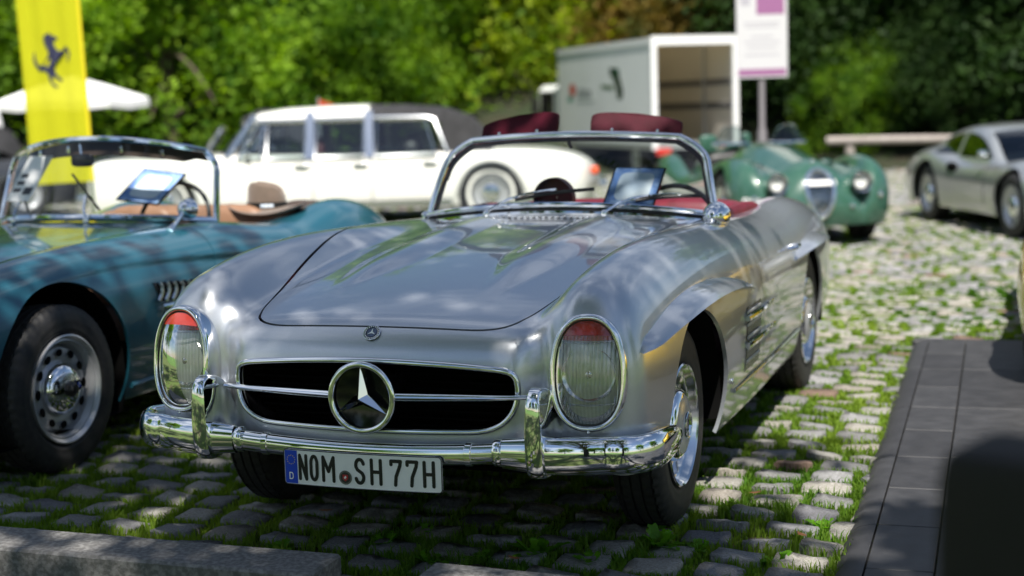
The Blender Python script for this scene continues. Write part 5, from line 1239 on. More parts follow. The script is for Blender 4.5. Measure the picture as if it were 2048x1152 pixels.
def limousine():
    car = empty('limousine', 'long white limousine with black folding rear roof, parked broadside behind', 'car', (-9.35, 12.0, 0), R_(-70))
    p = dict(zc=[(-.1, .70), (.1, .82), (.6, .86), (1.6, .90), (3, .88), (4.7, .88), (5.4, .86), (6.0, .74), (6.3, .6)], zf=[(-.1, .72), (.1, .81), (.6, .84), (1.6, .845), (3, .835), (4.7, .83), (5.4, .81), (6.0, .70), (6.3, .55)],
             xf=[(0, .80), (6.2, .80)], wp=[(-.1, .88), (.3, .93), (1, .95), (5, .95), (5.8, .92), (6.2, .85)], L=6.18, rin=.5, rout=.4, crown=.03, ks=.10, kf=.14, nose=(.0, .05, .3, 1, .7, 1), tum=.35, zb=.18)
    Fb = body_field(p); ar = [(.95, .32, .40), (4.86, .32, .385)]
    B = cut_arches(surface(Fb, (-1.05, -.1, .12), (1.05, 6.3, 1.0), .04), ar); B = hole_top(B, 3.12, .74, 1.10, .12, .70); B = clip(B, lambda x, y, z: .22 - z)
    panel('body', B, M['white_paint'], car, .02); MB().put(*box(-.7, .7, .3, 5.8, .19, .45)).build('underbody', M['dark_gap'], car, False); wells(car, ar, .93)
    for s in (1, -1):
        plain_wheel(car, s, .80, .95, .345, .18, .62, 'silver2', 'chrome', 1); plain_wheel(car, s, .80, 4.86, .345, .18, .62, 'silver2', 'chrome', 1)
        for yc in (.95, 4.86):
            V = [(s * .945, yc + .405 * math.cos(t), .32 + .405 * math.sin(t)) for t in np.linspace(.05, PI - .05, 24)]; MB().put(*tube(V, .012, 6)).build('arch_trim', M['chrome_soft'], car)
        MB().put(*box(s * .90 - .05, s * .90 + .05, 1.45, 4.40, .22, .30)).build('sill_trim', M['chrome_soft'], car, False)
    # greenhouse: pillars, glass, white front roof, black folding rear roof
    def side(y, t): return .935 - .20 * t    # half width at belt..roof
    zr = 1.405
    V = []; F = []; n = 17
    for (y, h, w) in ((1.98, 1.345, .66), (2.08, 1.385, .70), (2.4, 1.425, .72), (3.0, 1.445, .725), (3.38, 1.445, .72), (3.47, 1.40, .70)):
        for k in range(n): a = -1 + 2 * k / (n - 1); V.append((w * math.copysign(abs(a) ** .9, a), y, h - .12 * abs(a) ** 6 - .02 * a * a))
    for i in range(5):
        for k in range(n - 1): F.append((i * n + k, i * n + k + 1, (i + 1) * n + k + 1, (i + 1) * n + k))
    n0 = len(V); MB().put(V + [(x, y, z - .05) for x, y, z in V], F + [tuple(q + n0 for q in f[::-1]) for f in F]).build('roof', M['white_paint'], car, True, 60)
    V = []; F = []
    for (y, h, w, d) in ((3.42, 1.435, .725, .10), (3.8, 1.43, .735, .10), (4.3, 1.385, .74, .12), (4.62, 1.27, .74, .25), (4.82, 1.08, .75, .3), (4.92, .86, .76, .1)):
        for k in range(n): a = -1 + 2 * k / (n - 1); V.append((w * math.copysign(abs(a) ** .85, a), y, max(.84, h - .06 * abs(a) ** 4 - d * max(0, abs(a) - .8) / .2)))
    for i in range(5):
        for k in range(n - 1): F.append((i * n + k, i * n + k + 1, (i + 1) * n + k + 1, (i + 1) * n + k))
    MB().put(V, F).build('soft_top', M['canvas'], car, True, None)
    for s in (1, -1):
        def quad(y0, y1, y2, y3, z0, z1): return [(s * side(0, 0), y0, z0), (s * side(0, 0), y1, z0), (s * side(0, 1), y2, z1), (s * side(0, 1), y3, z1)]
        MB().put([(s * .885, 4.25, .84), (s * .885, 4.9, .84), (s * .745, 4.66, 1.25), (s * .745, 4.30, 1.37)], [(0, 1, 2, 3)]).build('soft_top_side', M['canvas'], car, False)
        for (y0, y1, y2, y3, nm) in ((1.86, 2.14, 2.15, 2.08, 'vent_window'), (2.20, 2.66, 2.66, 2.20, 'window'), (2.78, 3.36, 3.36, 2.80, 'window'), (3.50, 4.22, 4.10, 3.51, 'window')):
            q = quad(y0, y1, y2, y3, .825, 1.245); w = MB().put(q, [(0, 1, 2, 3)]).build(nm, M['limo_glass'], car, False); MB().put(*tube(q, .018, 6, True)).build('window_frame', M['chrome_soft'], w)
        for (a, b) in ((2.72, 2.72), (3.43, 3.42)):
            MB().put([(s * .937, a - .05, .81), (s * .937, a + .05, .81), (s * .73, b + .05, 1.37), (s * .73, b - .05, 1.37)], [(0, 1, 2, 3)]).build('pillar', M['chrome_soft'], car, False)
        MB().put(*tube([(s * .90, 1.72, .84), (s * .73, 2.06, 1.34)], .035, 8)).build('pillar', M['chrome_soft'], car)
        MB().put(*tube([(s * .735, 2.06, 1.27), (s * .735, 3.44, 1.28), (s * .735, 4.10, 1.27), (s * .75, 4.20, 1.24), (s * .905, 4.36, .83)], .026, 8)).build('roof_rail', M['chrome_soft'], car)
        for yy in (2.62, 3.32, 4.15): MB().put(*superell((s * .955, yy, .735), (.02, .09, .014), .6, .6)).build('door_handle', M['chrome_soft'], car)
        for yy in (2.02, 2.74, 3.45): MB().put(*box(s * .951 - .003, s * .951 + .003, yy - .004, yy + .004, .30, .83)).build('door_gap', M['dark_gap'], car, False)
        MB().put(*superell((s * .86, 6.10, .58), (.05, .05, .05), .6, .6)).build('tail_lamp', M['amber'], car)
        mi = MB().put(*superell((s * .96, 1.98, .90), (.05, .03, .04), .7, .7)).build('mirror', M['chrome'], car)
    MB().put([(-.84, 1.62, .86), (.84, 1.62, .86), (.66, 2.0, 1.35), (-.66, 2.0, 1.35)], [(0, 1, 2, 3)]).build('windscreen', M['tint_glass'], car, False)
    for yy, zz in ((-.04, .42), (6.2, .42)): MB().put(*superell((0, yy, zz), (.93, .06, .06), .5, .3)).build('bumper', M['chrome'], car)
    for yy in (2.75, 3.9): MB().put(*superell((0, yy, .80), (.66, .12, .26), .5, .4)).build('seat', mat('limousine_seat', (.10, .02, .02), .5) if yy < 3 else M['black'], car)
    return car
limousine()
def green_roadster():
    car = empty('roadster', 'dark green vintage roadster with oval chrome grille and twin aero screens', 'car', (-.12, 9.86, 0), R_(28))
    p = dict(zc=[(-.1, .42), (.0, .58), (.15, .72), (.5, .82), (1.1, .90), (1.7, .935), (2.3, .90), (3.0, .86), (3.6, .72), (4.3, .5)], zf=[(-.1, .40), (.06, .58), (.25, .74), (.55, .825), (.85, .83), (1.3, .76), (1.9, .64), (2.4, .62), (2.9, .76), (3.3, .80), (3.8, .68), (4.3, .42)],
             xf=[(0, .57), (.7, .60), (1.8, .62), (3.3, .58), (4.3, .4)], wp=[(-.1, .66), (.15, .74), (.6, .785), (1.4, .76), (2.2, .75), (3.2, .785), (3.9, .70), (4.3, .55)], L=4.35, crown=1.5, rin=.045, rout=.20, kt=.10, ks=.26, kf=.30, nose=(.0, .28, .42, .9, .58, 1.2), zb=.17, zm=.50)
    F0 = body_field(p); ar = [(.78, .34, .40), (3.33, .34, .36)]
    def Fb(x, y, z):     # headlamp nacelles blended between wing and bonnet
        a = np.abs(x); t = np.clip(y, .20, 1.0); return smin(F0(x, y, z), np.sqrt((a - .40) ** 2 + (y - t) ** 2 + (z - .60 - .10 * (t - .2)) ** 2) - .097, .10)
    B = cut_arches(surface(Fb, (-.9, -.12, .1), (.9, 4.45, 1.05), .024), ar); B = hole_top(B, 2.25, .34, .28, .14, .66); B = clip(B, lambda x, y, z: .20 - z)
    og = lambda x, y, z: np.maximum(np.hypot(x / (.10 + .05 * np.clip((z - .28) / .4, 0, 1)), (z - .50) / .215) - 1, y - .4)
    B = clip(B, lambda x, y, z: -og(x, y, z)); panel('body', B, M['green'], car, .02)
    MB().put(*box(-.55, .55, .4, 4.0, .17, .40)).build('underbody', M['dark_gap'], car, False); wells(car, ar, .76)
    rim = []
    for t in np.linspace(0, 2 * PI, 49)[:-1]:
        z = .50 + .215 * math.sin(t); x = (.10 + .05 * min(1, max(0, (z - .28) / .4))) * math.cos(t); rim.append((x, solve1(Fb, (x, 0, z), 1, -.3, .6) - .004, z))
    g = add('grille', mesh('grille', *sweep(rim, circ(.022, 8), True)), M['chrome'], car)
    for k in range(13):
        x = -.12 + .02 * k; hh = .205 * math.sqrt(max(0, 1 - (x / .135) ** 2)); pth = [(x, solve1(Fb, (x * .9, 0, z), 1, -.3, .6) + .012, z) for z in np.linspace(.50 - hh, .50 + hh, 9)]; MB().put(*tube(pth, .005, 6)).build('grille_slat', M['chrome_soft'], g)
    V, F = box(-.14, .14, .17, .2, .28, .64); MB().put(V, F).build('grille_backing', M['dark_gap'], g, False)
    V = [(x, solve1(Fb, (x, 0, .60 + dz), 1, -.3, .6) - .02, .60 + dz) for x in np.linspace(-.155, .155, 9) for dz in (-.022, .022)]; MB().put(V, [(2 * i, 2 * i + 2, 2 * i + 3, 2 * i + 1) for i in range(8)]).build('white_band', M['sign_white'], g)
    zb_ = .80; MB().put(*superell((0, solve1(Fb, (0, 0, .775), 1, -.3, .9), .785), (.018, .012, .022), .8, .8, 12, 8)).build('badge', M['chrome_soft'], car)
    for s in (1, -1):
        y0 = solve1(Fb, (s * .40, 0, .60), 1, -.3, .8); c = (s * .40, y0 - .055, .60)
        V, F = lathe([(.10, .06), (.05, .092), (.0, .100), (-.012, .098), (-.006, .088)], 32, 'y'); h = MB().put([(x + c[0], y + c[1], z + c[2]) for x, y, z in V], F).build('headlamp', M['chrome'], car)
        V, F = lathe([(-.006, .088), (-.03, .06), (-.038, .001)], 32, 'y'); MB().put([(x + c[0], y + c[1], z + c[2]) for x, y, z in V], F).build('lens', M['lens'], h)
        V, F = lathe([(-.002, .088), (.03, .06), (.045, .001)], 32, 'y'); MB().put([(x + c[0], y + c[1], z + c[2]) for x, y, z in V], F).build('reflector', M['sign_white'], h)
        for (x, z, r) in ((.60, .47, .028), (.30, .38, .022)):
            y0 = solve1(Fb, (s * x, 0, z), 1, -.3, .9); MB().put(*superell((s * x, y0 - .012, z), (r, .022, r), 1, 1, 14, 10)).build('bumper_stud' if z < .4 else 'side_lamp', M['chrome'], car)
        y0 = solve1(Fb, (s * .55, 0, .30), 1, -.3, .9); MB().put(*box(s * .45 - .1, s * .45 + .1, y0 - .005, y0 + .04, .30, .335)).build('air_slot', M['dark_gap'], car, False)
        plain_wheel(car, s, .66, .78, .34, .15, .62, 'chrome_soft'); plain_wheel(car, s, .66, 3.33, .34, .15, .62, 'chrome_soft')
        # aero screen
        x0 = s * .30; V = []; F = []; n = 15
        for k in range(n):
            a = -1 + 2 * k / (n - 1); 
            for j in range(5): t = j / 4; V.append((x0 + .19 * a * (1 - .35 * t * t * abs(a)), 1.80 + .10 * a * a + .06 * t, .92 + .185 * t * math.sqrt(max(0, 1 - a * a * .9))))
        for k in range(n - 1):
            for j in range(4): F.append((k * 5 + j, k * 5 + 5 + j, k * 5 + 6 + j, k * 5 + 1 + j))
        sc = MB().put(V, F).build('aero_screen', M['aero_glass'], car)
        MB().put(*tube([V[k * 5] for k in range(n)], .017, 8)).build('screen_base', M['chrome'], sc); MB().put(*tube([V[k * 5 + 4] for k in range(n)], .006, 6)).build('screen_edge', M['chrome_soft'], sc)
    MB().put(*superell((-.12, 1.98, .93), (.05, .04, .10), .5, .5)).build('mirror', M['green'], car)
    MB().put(*superell((0, 2.60, .62), (.42, .12, .2), .5, .4)).build('seat', M['black'], car); MB().put(*superell((-.30, 2.78, .90), (.10, .05, .10), .5, .5)).build('head_rest', M['green'], car)
    # white registration letters painted on the wing
    cs = 'RHL844'; mb = None
    for i, ch in enumerate(cs):
        mb = MB(); x0 = -.685 + i * .062 + (.014 if i > 2 else 0)
        T3 = lambda u, v, h: (u, solve1(Fb, (u, 0, v), 1, -.3, .9) - h, v)
        for pts in GLY[ch]: stroke(mb, [(x0 + .042 * a, .385 + .085 * b) for a, b in pts], .016, T3, lift=.006, n=3)
        mb.build('plate_letter', M['sign_white'], car, False)
M['aero_glass'] = glass_mat('aero_glass', (.50, .58, .56), .02, 1.5)
green_roadster()
def coupe(name, label, loc, rz, m, scale, wheelm, flip=False):
    car = empty(name, label, 'car', loc, rz, None, scale)
    p = dict(zc=[(-.1, .36), (.05, .48), (.5, .60), (1.0, .68), (1.5, .73), (2.4, .75), (3.2, .78), (3.8, .76), (4.2, .68)], zf=[(-.1, .38), (.1, .56), (.5, .70), (.85, .755), (1.3, .715), (1.9, .675), (2.4, .70), (2.9, .80), (3.2, .825), (3.7, .77), (4.2, .64)],
             xf=[(0, .56), (.9, .62), (2, .66), (3.2, .66), (4.2, .58)], wp=[(-.1, .70), (.3, .79), (.9, .835), (1.8, .80), (2.4, .81), (3.1, .855), (3.8, .83), (4.2, .74)], L=4.16, rin=.16, rout=.22, kt=.10, ks=.2, kf=.2, crown=.15, nose=(.0, .30, .40, 1.2, .45, .8), zb=.17, zm=.50, tum=.6)
    F0 = body_field(p); zr = spl([(1.25, .70), (1.5, .80), (1.9, .99), (2.25, 1.075), (2.6, 1.085), (3.0, 1.02), (3.5, .86), (3.9, .74)])
    def Fc(x, y, z):
        a = np.sqrt(x * x + 1e-4); top = (z - (zr(y) - .12 * a * a)) * .85; sd = a - (.70 - .42 * (z - .70)) ; return smax(top, sd, .14)
    Fb = lambda x, y, z: smin(F0(x, y, z), np.maximum(np.maximum(Fc(x, y, z), .60 - z), np.maximum(1.2 - y, y - 3.95)), .05)
    ar = [(.85, .31, .37), (3.15, .31, .38)]
    B = cut_arches(surface(Fb, (-.95, -.1, .1), (.95, 4.3, 1.15), .026), ar); B = clip(B, lambda x, y, z: .19 - z)
    # glass areas clipped out of the cabin skin
    sw_ = lambda x, y, z: np.maximum(np.maximum(.755 - z, z - (zr(y) - .115)), np.maximum(np.maximum(1.62 - y + (.0) , y - 2.52), .40 - np.abs(x)))
    qw_ = lambda x, y, z: np.maximum(np.maximum(.775 - z, z - (zr(y) - .11)), np.maximum(np.maximum(2.60 - y, y - 3.05), .40 - np.abs(x)))
    fw_ = lambda x, y, z: np.maximum(np.maximum(z - (zr(y) + .02), .70 - z), np.maximum(np.maximum(np.abs(x) - (.60 - .35 * (z - .70)), y - 2.02), 1.36 - y))
    for nm, gf in (('side_window', sw_), ('quarter_window', qw_), ('windscreen', fw_)):
        gl = clip(B, gf); B = clip(B, lambda x, y, z: -(gf(x, y, z) - .012))
        if nm == 'windscreen': panel(nm, gl, M['tint_glass'], car, 0)
        else:
            for s in (1, -1): panel(nm, clip(gl, lambda x, y, z: -s * x), M['tint_glass'], car, 0)
    panel('body', B, M[m], car, .02); MB().put(*box(-.6, .6, .4, 3.9, .17, .5)).build('underbody', M['dark_gap'], car, False); wells(car, ar, .80)
    for s in (1, -1):
        plain_wheel(car, s, .70, .85, .315, .19, .63, wheelm); plain_wheel(car, s, .715, 3.15, .315, .20, .63, wheelm)
        MB().put(*superell((s * solve1(Fb, (1.2, 2.46, .63), 0, 1.2, .3), 2.46, .63), (.03, .14, .055), .8, .8)).build('air_scoop', M['dark_gap'], car)
        MB().put(*superell((s * .58, .10, .52), (.09, .06, .05), .7, .7)).build('headlamp', M['lens'], car); 
        if name == 'coupe': MB().put(*superell((s * .80, 1.56, .80), (.05, .035, .035), .7, .7)).build('mirror', M['chrome'], car)
        MB().put(*tube([(s * (solve1(Fb, (1.2, 1.52, z), 0, 1.2, .3) + .001), 1.52 + .05 * (z > .6), z) for z in np.linspace(.28, .70, 8)], .003, 5)).build('door_gap', M['dark_gap'], car)
        MB().put(*superell((s * .30, 4.14, .46), (.22, .06, .03), .5, .5)).build('bumper', M['chrome'], car)
    for yy, zz in ((2.3, .62),): MB().put(*superell((0, yy, zz), (.55, .12, .22), .5, .4)).build('seat', M['black'], car)
    return car
coupe('coupe', 'silver low sports coupe at the right edge beyond the cobbles', (2.52, 10.40, 0), R_(24), 'coupe', .97, 'silver2')
coupe('sports_car', 'yellow sports car on the rubber matting at the right edge', (2.555, 2.92, .052), R_(-1.2), 'yellow', 1.0, 'silver2')
def far_open_car():
    # dark open car with its black hood folded, behind the blue roadster
    car = empty('convertible', 'dark open car with raised black hood behind the blue roadster', 'car', (-11.2, 14.2, 0), R_(-62))
    p = dict(zc=[(-.1, .55), (.1, .70), (.6, .78), (1.5, .86), (2.6, .84), (3.6, .82), (4.3, .62)], zf=[(-.1, .55), (.1, .72), (.6, .82), (1.5, .84), (2.6, .82), (3.5, .83), (4.3, .6)], xf=[(0, .6), (4.3, .6)], wp=[(-.1, .74), (.4, .82), (2, .83), (3.8, .82), (4.3, .7)], L=4.2)
    Fb = body_field(p); ar = [(.8, .33, .38), (3.3, .33, .38)]; B = cut_arches(surface(Fb, (-.95, -.1, .1), (.95, 4.3, 1.0), .04), ar); B = hole_top(B, 2.35, .44, .42, .12, .6); panel('body', B, M['dark_car'], car, .02); wells(car, ar, .8)
    for s in (1, -1):
        for y in (.8, 3.3): plain_wheel(car, s, .72, y, .33)
    screen(car, .62, .56, 1.65, .86, 1.9, 1.20, fr='chrome_soft', r=.02)
    MB().put(*superell((0, 2.5, .72), (.55, .12, .25), .5, .4)).build('seat', M['black'], car)
    V = []; F = []; n = 13
    for (y, h, w) in ((2.25, 1.30, .56), (2.5, 1.42, .60), (2.9, 1.41, .62), (3.25, 1.25, .62), (3.45, .85, .62)):
        for k in range(n): a = -1 + 2 * k / (n - 1); V.append((w * a, y, h - .10 * abs(a) ** 3 - (.3 if abs(a) == 1 else 0)))
    for i in range(4):
        for k in range(n - 1): F.append((i * n + k, i * n + k + 1, (i + 1) * n + k + 1, (i + 1) * n + k))
    MB().put(V, F).build('soft_top', M['canvas'], car, True, None)
    # grey open car at the far left
    c2 = copy_tree(car); c2.location = (-14.2, 11.2, 0); c2.rotation_euler = (0, 0, R_(-35)); tag(c2, 'dark open car at the far left edge behind the blue roadster', 'car'); c2.name = 'parked_car'
far_open_car()
# ------------------------------------------------------------------ truck, sign, banner, parasol, rail, posts
def truck():
    M['box_white'] = mat('box_panel', (.78, .80, .80), .45, noise=(1.2, (.72, .74, .74), .4, .7)); M['roof_sheet'] = leaf_mat('translucent_roof', (.60, .56, .46), (.62, .58, .48), .35); M['alu'] = mat('aluminium', (.62, .63, .64), .4, .8); M['box_in'] = mat('box_inside', (.64, .59, .51), .6)
    # local frame: +y runs forward from the open rear, x across; rear left corner (seen nearest) at x=0
    o = empty('box_truck', 'white box truck standing with its rear doors open in front of the trees', 'truck', (-4.77, 21.5, 0), R_(36))
    W, L_, z0, z1 = 1.60, 5.3, .62, 2.42
    MB().put(*box(0, .05, 0, L_, z0, z1)).build('side_panel', M['box_white'], o, False); MB().put(*box(W - .05, W, 0, L_, z0, z1)).build('side_panel', M['box_in'], o, False)
    MB().put(*box(.05, W - .05, L_ - .05, L_, z0, z1)).build('front_panel', M['box_in'], o, False); MB().put(*box(-.01, W + .01, .0, L_ + .01, z1, z1 + .012)).build('roof_panel', M['roof_sheet'], o, False)
    MB().put(*box(0, W, -.02, L_, z0 - .10, z0)).build('box_floor', M['alu'], o, False)
    for x in (-.012, W - .085): MB().put(*box(x, x + .095, -.05, .03, z0 - .1, z1 + .05)).build('corner_post', M['sign_white'], o, False)
    MB().put(*box(.08, W - .08, -.05, .03, z1 - .10, z1 + .05)).build('header', M['sign_white'], o, False); MB().put(*box(-.014, .0, .03, L_, z1 - .07, z1 + .03)).build('top_rail', M['sign_white'], o, False)
    for z in (1.20, 1.62): MB().put(*box(W - .075, W - .052, .05, L_ - .1, z, z + .10)).build('lashing_rail', mat('rail_dark', (.10, .10, .11), .5), o, False)
    MB().put(*box(.10, .45, 1.0, 1.6, z0, 1.55)).build('crate_stack', M['alu'], o, False)
    MB().put(*box(W - .10, W - .07, 1.25, 1.30, z0, z1)).build('strap', M['alu'], o, False)
    # printed pictures on the side: red and green motif, grey lettering, dark bottle-like figure
    prt = lambda pts, col, nm: MB().put([(-.003, y, z) for y, z in pts], [tuple(range(len(pts)))]).build('side_print', mat(nm, col, .5), o, False)
    ring = lambda y, z, a, b, n=14: [(y + a * math.cos(t), z + b * math.sin(t)) for t in np.linspace(0, 2 * PI, n + 1)[:-1]]
    prt(ring(4.35, 1.62, .20, .13), (.55, .06, .03), 'print_red'); prt(ring(4.50, 1.44, .16, .06), (.05, .30, .22), 'print_green'); prt([(3.2, 1.46), (4.05, 1.46), (4.05, 1.58), (3.9, 1.66), (3.5, 1.62), (3.2, 1.60)], (.35, .37, .38), 'print_grey'); prt([(3.0, 1.36), (4.1, 1.36), (4.1, 1.39), (3.0, 1.39)], (.42, .45, .46), 'print_line')
    prt([(1.75, 1.98), (2.15, 2.0), (2.10, 1.86), (1.95, 1.80), (1.80, 1.62), (1.72, 1.42), (1.50, 1.40), (1.42, 1.55), (1.55, 1.75), (1.62, 1.9)], (.03, .05, .03), 'print_dark'); prt([(1.95, 1.66), (2.6, 1.70), (2.6, 1.62), (1.95, 1.58)], (.12, .18, .10), 'print_olive'); prt(ring(1.75, 1.90, .16, .08), (.03, .16, .09), 'print_leaf')
    # chassis, cab, wheels, lamps
    MB().put(*box(.5, W - .5, .05, L_ + 1.2, .38, z0 - .10)).build('chassis', M['dark_gap'], o, False)
    V, F = box(.06, W - .06, L_ + .15, L_ + 1.7, .40, 1.75, .12); cab = MB().put(V, F).build('cab', M['box_white'], o, False); MB().put(*box(.02, .06, L_ + .5, L_ + 1.3, 1.1, 1.6)).build('cab_window', M['gloss_black'], cab, False); MB().put(*box(-.16, -.02, L_ + 1.35, L_ + 1.42, 1.15, 1.5, .02)).build('cab_mirror', M['black'], cab, False)
    for x in (.18, W - .18):
        for y in (1.1, L_ + .9):
            w = empty_part('wheel', o, (x, y, .33)); MB().put(*lathe(tyre_prof(.33, .20, .2), 32)).build('tyre', M['tyre'], w, True, 50); MB().put(*lathe([(-.08, .05), (-.08, .2), (.08, .2), (.08, .05)], 24)).build('rim', M['silver2'], w)
        lm = MB().put(*box(x - .14, x + .14, -.09, -.05, .42, .54, .01)).build('tail_lamp', mat('tail_red', (.6, .03, .02), .2, 0, 1), o, False)
    MB().put(*box(.0, W, -.08, -.02, .44, .50)).build('rear_bar', M['dark_gap'], o, False)
truck()
def poster_sign():
    o = empty('poster_sign', 'white notice board with purple bands on a grey post', 'sign', (-1.245, 12.97, 0), YAW * -1)
    pm_ = mat('print_purple', (.30, .12, .26), .5)
    MB().put(*tube([(0, .02, 0), (0, .02, 1.0), (0, .02, 1.05), (0, .02, 2.5)], .035, 12, False, [1.5, 1.5, 1.0, 1.0])).build('post', mat('post_grey', (.22, .20, .21), .5, .3), o)
    b = MB().put(*box(-.285, .285, -.028, -.006, 1.60, 2.62, .006)).build('board', mat('board_white', (.58, .57, .59), .5), o, False)
    fl = lambda x0, x1, z0, z1, m, nm: MB().put([(x0, -.0295, z0), (x1, -.0295, z0), (x1, -.0295, z1), (x0, -.0295, z1)], [(0, 1, 2, 3)]).build(nm, m, b, False)
    fl(-.265, .265, 1.625, 1.70, pm_, 'bottom_band'); fl(-.06, .25, 2.30, 2.58, pm_, 'header_block')
    gm = mat('print_pale', (.42, .40, .45), .6)
    for z, a in ((2.20, .20), (2.16, .18), (2.05, .12), (1.99, .20), (1.93, .16), (1.85, .19)): fl(-a, a, z, z + .014, gm, 'text_line')
    fl(-.235, -.13, 2.40, 2.52, gm, 'round_logo')
poster_sign()
def banner():
    o = empty('banner', 'tall yellow banner with a black prancing horse on a pole', 'banner', (-6.55, 7.86, 0), 0)
    fm = bpy.data.materials.new('yellow_cloth'); fm.use_nodes = True; nt = fm.node_tree; nt.nodes.clear(); L = nt.links.new
    out = nt.nodes.new('ShaderNodeOutputMaterial'); d = nt.nodes.new('ShaderNodeBsdfDiffuse'); t = nt.nodes.new('ShaderNodeBsdfTranslucent'); tr = nt.nodes.new('ShaderNodeBsdfTransparent'); m1 = nt.nodes.new('ShaderNodeMixShader'); m2 = nt.nodes.new('ShaderNodeMixShader')
    for n in (d, t): n.inputs['Color'].default_value = (.74, .72, .03, 1)
    tr.inputs['Color'].default_value = (1, .95, .2, 1); m1.inputs['Fac'].default_value = .45; m2.inputs['Fac'].default_value = .10; L(d.outputs[0], m1.inputs[1]); L(t.outputs[0], m1.inputs[2]); L(m1.outputs[0], m2.inputs[1]); L(tr.outputs[0], m2.inputs[2]); L(m2.outputs[0], out.inputs['Surface'])
    # cloth: u across from the pole (right) to the free edge, v up; it hangs slightly skewed
    hx = Vector((-.94, -.34, 0)); dn = Vector((.34, -.94, 0))
    def P(u, v, h=0):   # v 0 at the lower hem .. 1 at the top (3.6 m)
        wv = .018 * math.sin(9 * u + 5 * v) * (u) + .012 * math.sin(16 * u - 3 * v)
        p = hx * (u * .56 + .065 * v * 1.0 * (.0 + 1.0)) * 1.0 + Vector((0, 0, .80 + v * 2.9 - .02 * u)) + dn * (wv + h); return tuple(p)
    nu, nv = 25, 40; V = [P(i / (nu - 1), j / (nv - 1)) for i in range(nu) for j in range(nv)]; F = [(i * nv + j, (i + 1) * nv + j, (i + 1) * nv + j + 1, i * nv + j + 1) for i in range(nu - 1) for j in range(nv - 1)]
    c = MB().put(V, F).build('cloth', fm, o, True, None)
    MB().put(*tube([tuple(Vector(P(-.015, v))) for v in np.linspace(0, 1, 12)], .016, 8)).build('pole_sleeve', mat('sleeve_yellow', (.75, .62, .01), .6), o)
    MB().put(*tube([(0, 0, 0), (0, 0, .80)], .018, 8)).build('pole', M['chrome_soft'], o); MB().put(*superell((0, 0, .03), (.22, .22, .03), .5, 1)).build('base', M['black'], o)
    # rearing horse in outline
    horse = [(.42, .99), (.50, 1.02), (.53, .97), (.62, .95), (.70, .90), (.66, .86), (.60, .87), (.58, .80), (.62, .72), (.68, .66), (.80, .66), (.86, .72), (.93, .74), (1.0, .66), (1.02, .56), (.98, .50), (.95, .44), (.91, .45), (.94, .53), (.96, .62), (.91, .66), (.86, .58), (.78, .53), (.70, .49), (.60, .42), (.56, .32), (.58, .22), (.66, .14), (.74, .10), (.70, .05), (.62, .09), (.50, .18), (.46, .10), (.52, .02), (.62, -.04), (.54, -.06), (.44, .02), (.39, .12), (.38, .22), (.30, .27), (.22, .30), (.16, .26), (.10, .33), (.02, .40), (-.02, .52), (.00, .62), (.04, .68), (.05, .56), (.08, .46), (.16, .38), (.24, .40), (.34, .48), (.42, .58), (.44, .66), (.38, .70), (.42, .73), (.34, .77), (.39, .80), (.31, .84), (.37, .87), (.30, .91), (.37, .93), (.34, .97)]
    zz = [(.875 - .78 * x, (y)) for x, y in horse]
    pts = [P(.79 - .60 * x, (1.931 - .80 - .225 + .47 * y * 1.0) / 2.9, .006) for x, y in horse]
    MB().put(pts, [tuple(range(len(pts)))]).build('horse_emblem', mat('emblem_dark', (.012, .015, .05), .7), c, False)
banner()
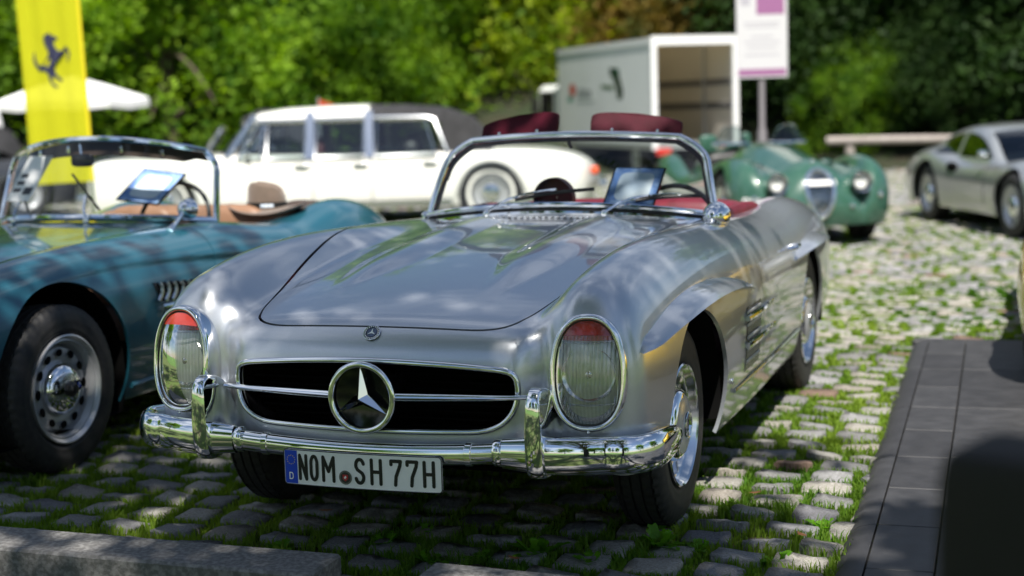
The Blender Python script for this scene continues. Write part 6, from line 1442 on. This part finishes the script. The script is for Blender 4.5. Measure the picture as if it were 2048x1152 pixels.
def parasol():
    o = empty('parasol', 'white parasol behind the yellow banner', 'parasol', (-12.95, 16.37, 0), .3); o.scale = (.82, .82, .90); wm = mat('parasol_cloth', (.80, .80, .80), .8)
    n = 8; V = [(0, 0, 2.28)]; F = []
    for (r, z) in ((.75, 2.08), (1.53, 1.84), (1.53, 1.70)):
        for k in range(n * 2): a = 2 * PI * k / (2 * n); q = r * (1.0 if k % 2 == 0 else .94); V.append((q * math.cos(a), q * math.sin(a), z - (.0 if k % 2 == 0 else .03 * r)))
    m_ = 2 * n
    for k in range(m_): F.append((0, 1 + k, 1 + (k + 1) % m_))
    for i in range(2):
        for k in range(m_): F.append((1 + i * m_ + k, 1 + (i + 1) * m_ + k, 1 + (i + 1) * m_ + (k + 1) % m_, 1 + i * m_ + (k + 1) % m_))
    MB().put(V, F).build('canopy', wm, o, False); MB().put(*tube([(0, 0, 0), (0, 0, 2.26)], .025, 8)).build('pole', M['alu'], o)
    for k in range(n): a = 2 * PI * k / n; MB().put(*tube([(0, 0, 2.2), (1.5 * math.cos(a), 1.5 * math.sin(a), 1.82)], .012, 6)).build('rib', M['alu'], o)
    t = empty('folded_parasol', 'folded white parasol at the far left edge', 'parasol', (-12.72, 14.24, 0)); MB().put(*lathe([(.95, .03), (1.05, .10), (1.30, .08), (1.62, .03), (1.66, .001)], 10, 'z')).build('canopy', wm, t); MB().put(*tube([(0, 0, 0), (0, 0, 1.0)], .02, 8)).build('pole', M['alu'], t)
parasol()
def rail():
    wm = mat('weathered_wood', (.30, .26, .24), .85, noise=(6, (.38, .34, .31), .35, .7), bump=(20, .6, .02))
    o = empty('log_rail', 'weathered grey log rail on a short post before the dark trees', 'rail', (-1.70, 23.5, 0), .0)
    MB().put(*tube([(-.36, -.06, .56), (.6, -.04, .56), (1.6, -.1, .555), (3.6, -.25, .55), (6.5, -.5, .55)], .072, 14)).build('rail_log', wm, o)
    for x, y in ((.04, 0), (3.1, -.25), (6.2, -.5)): MB().put(*tube([(x, y, -.05), (x, y, .50)], .085, 12)).build('post', wm, o)
rail()
pm2 = mat('dark_post_wood', (.012, .0095, .009), .8, noise=(8, (.018, .013, .012), .4, .7))
pst = empty('wooden_post', 'dark brown post standing close in the lower right corner', 'post', (1.925, -2.46, 0), R_(-20))
MB().put(*superell((0, 0, .53), (.070, .070, .532), .12, .2, 40, 30)).build('post_shaft', pm2, pst); MB().put(*lathe([(-.02, .12), (.02, .12), (.03, .09)], 24, 'z', True)).build('post_foot', pm2, pst)
lp = empty('lamp_arm', 'slanted pale grey street lamp tube among the bushes at upper left', 'lamp', (-12.95, 21.85, 0)); MB().put(*tube([(0, 0, 0), (0, 0, 2.7), (-.02, 0, 2.78)], .04, 8)).build('mast', mat('mast_dark', (.03, .035, .03), .6), lp); MB().put(*tube([(-.12, 0, 2.92), (-.37, -.04, 3.44)], .055, 10)).build('lamp_tube', mat('lamp_grey', (.32, .35, .38), .4), lp)
fl = empty('pennant', 'small red and orange pennant behind the white limousine roof', 'pennant', (-7.85, 15.0, 0)); MB().put(*tube([(0, 0, 0), (0, 0, 1.56)], .012, 6)).build('staff', M['alu'], fl)
MB().put([(.0, 0, 1.54), (.0, 0, 1.40), (.28, .08, 1.40), (.20, .06, 1.46)], [(0, 1, 2, 3)]).build('cloth', mat('pennant_red', (.45, .06, .02), .7), fl, False)
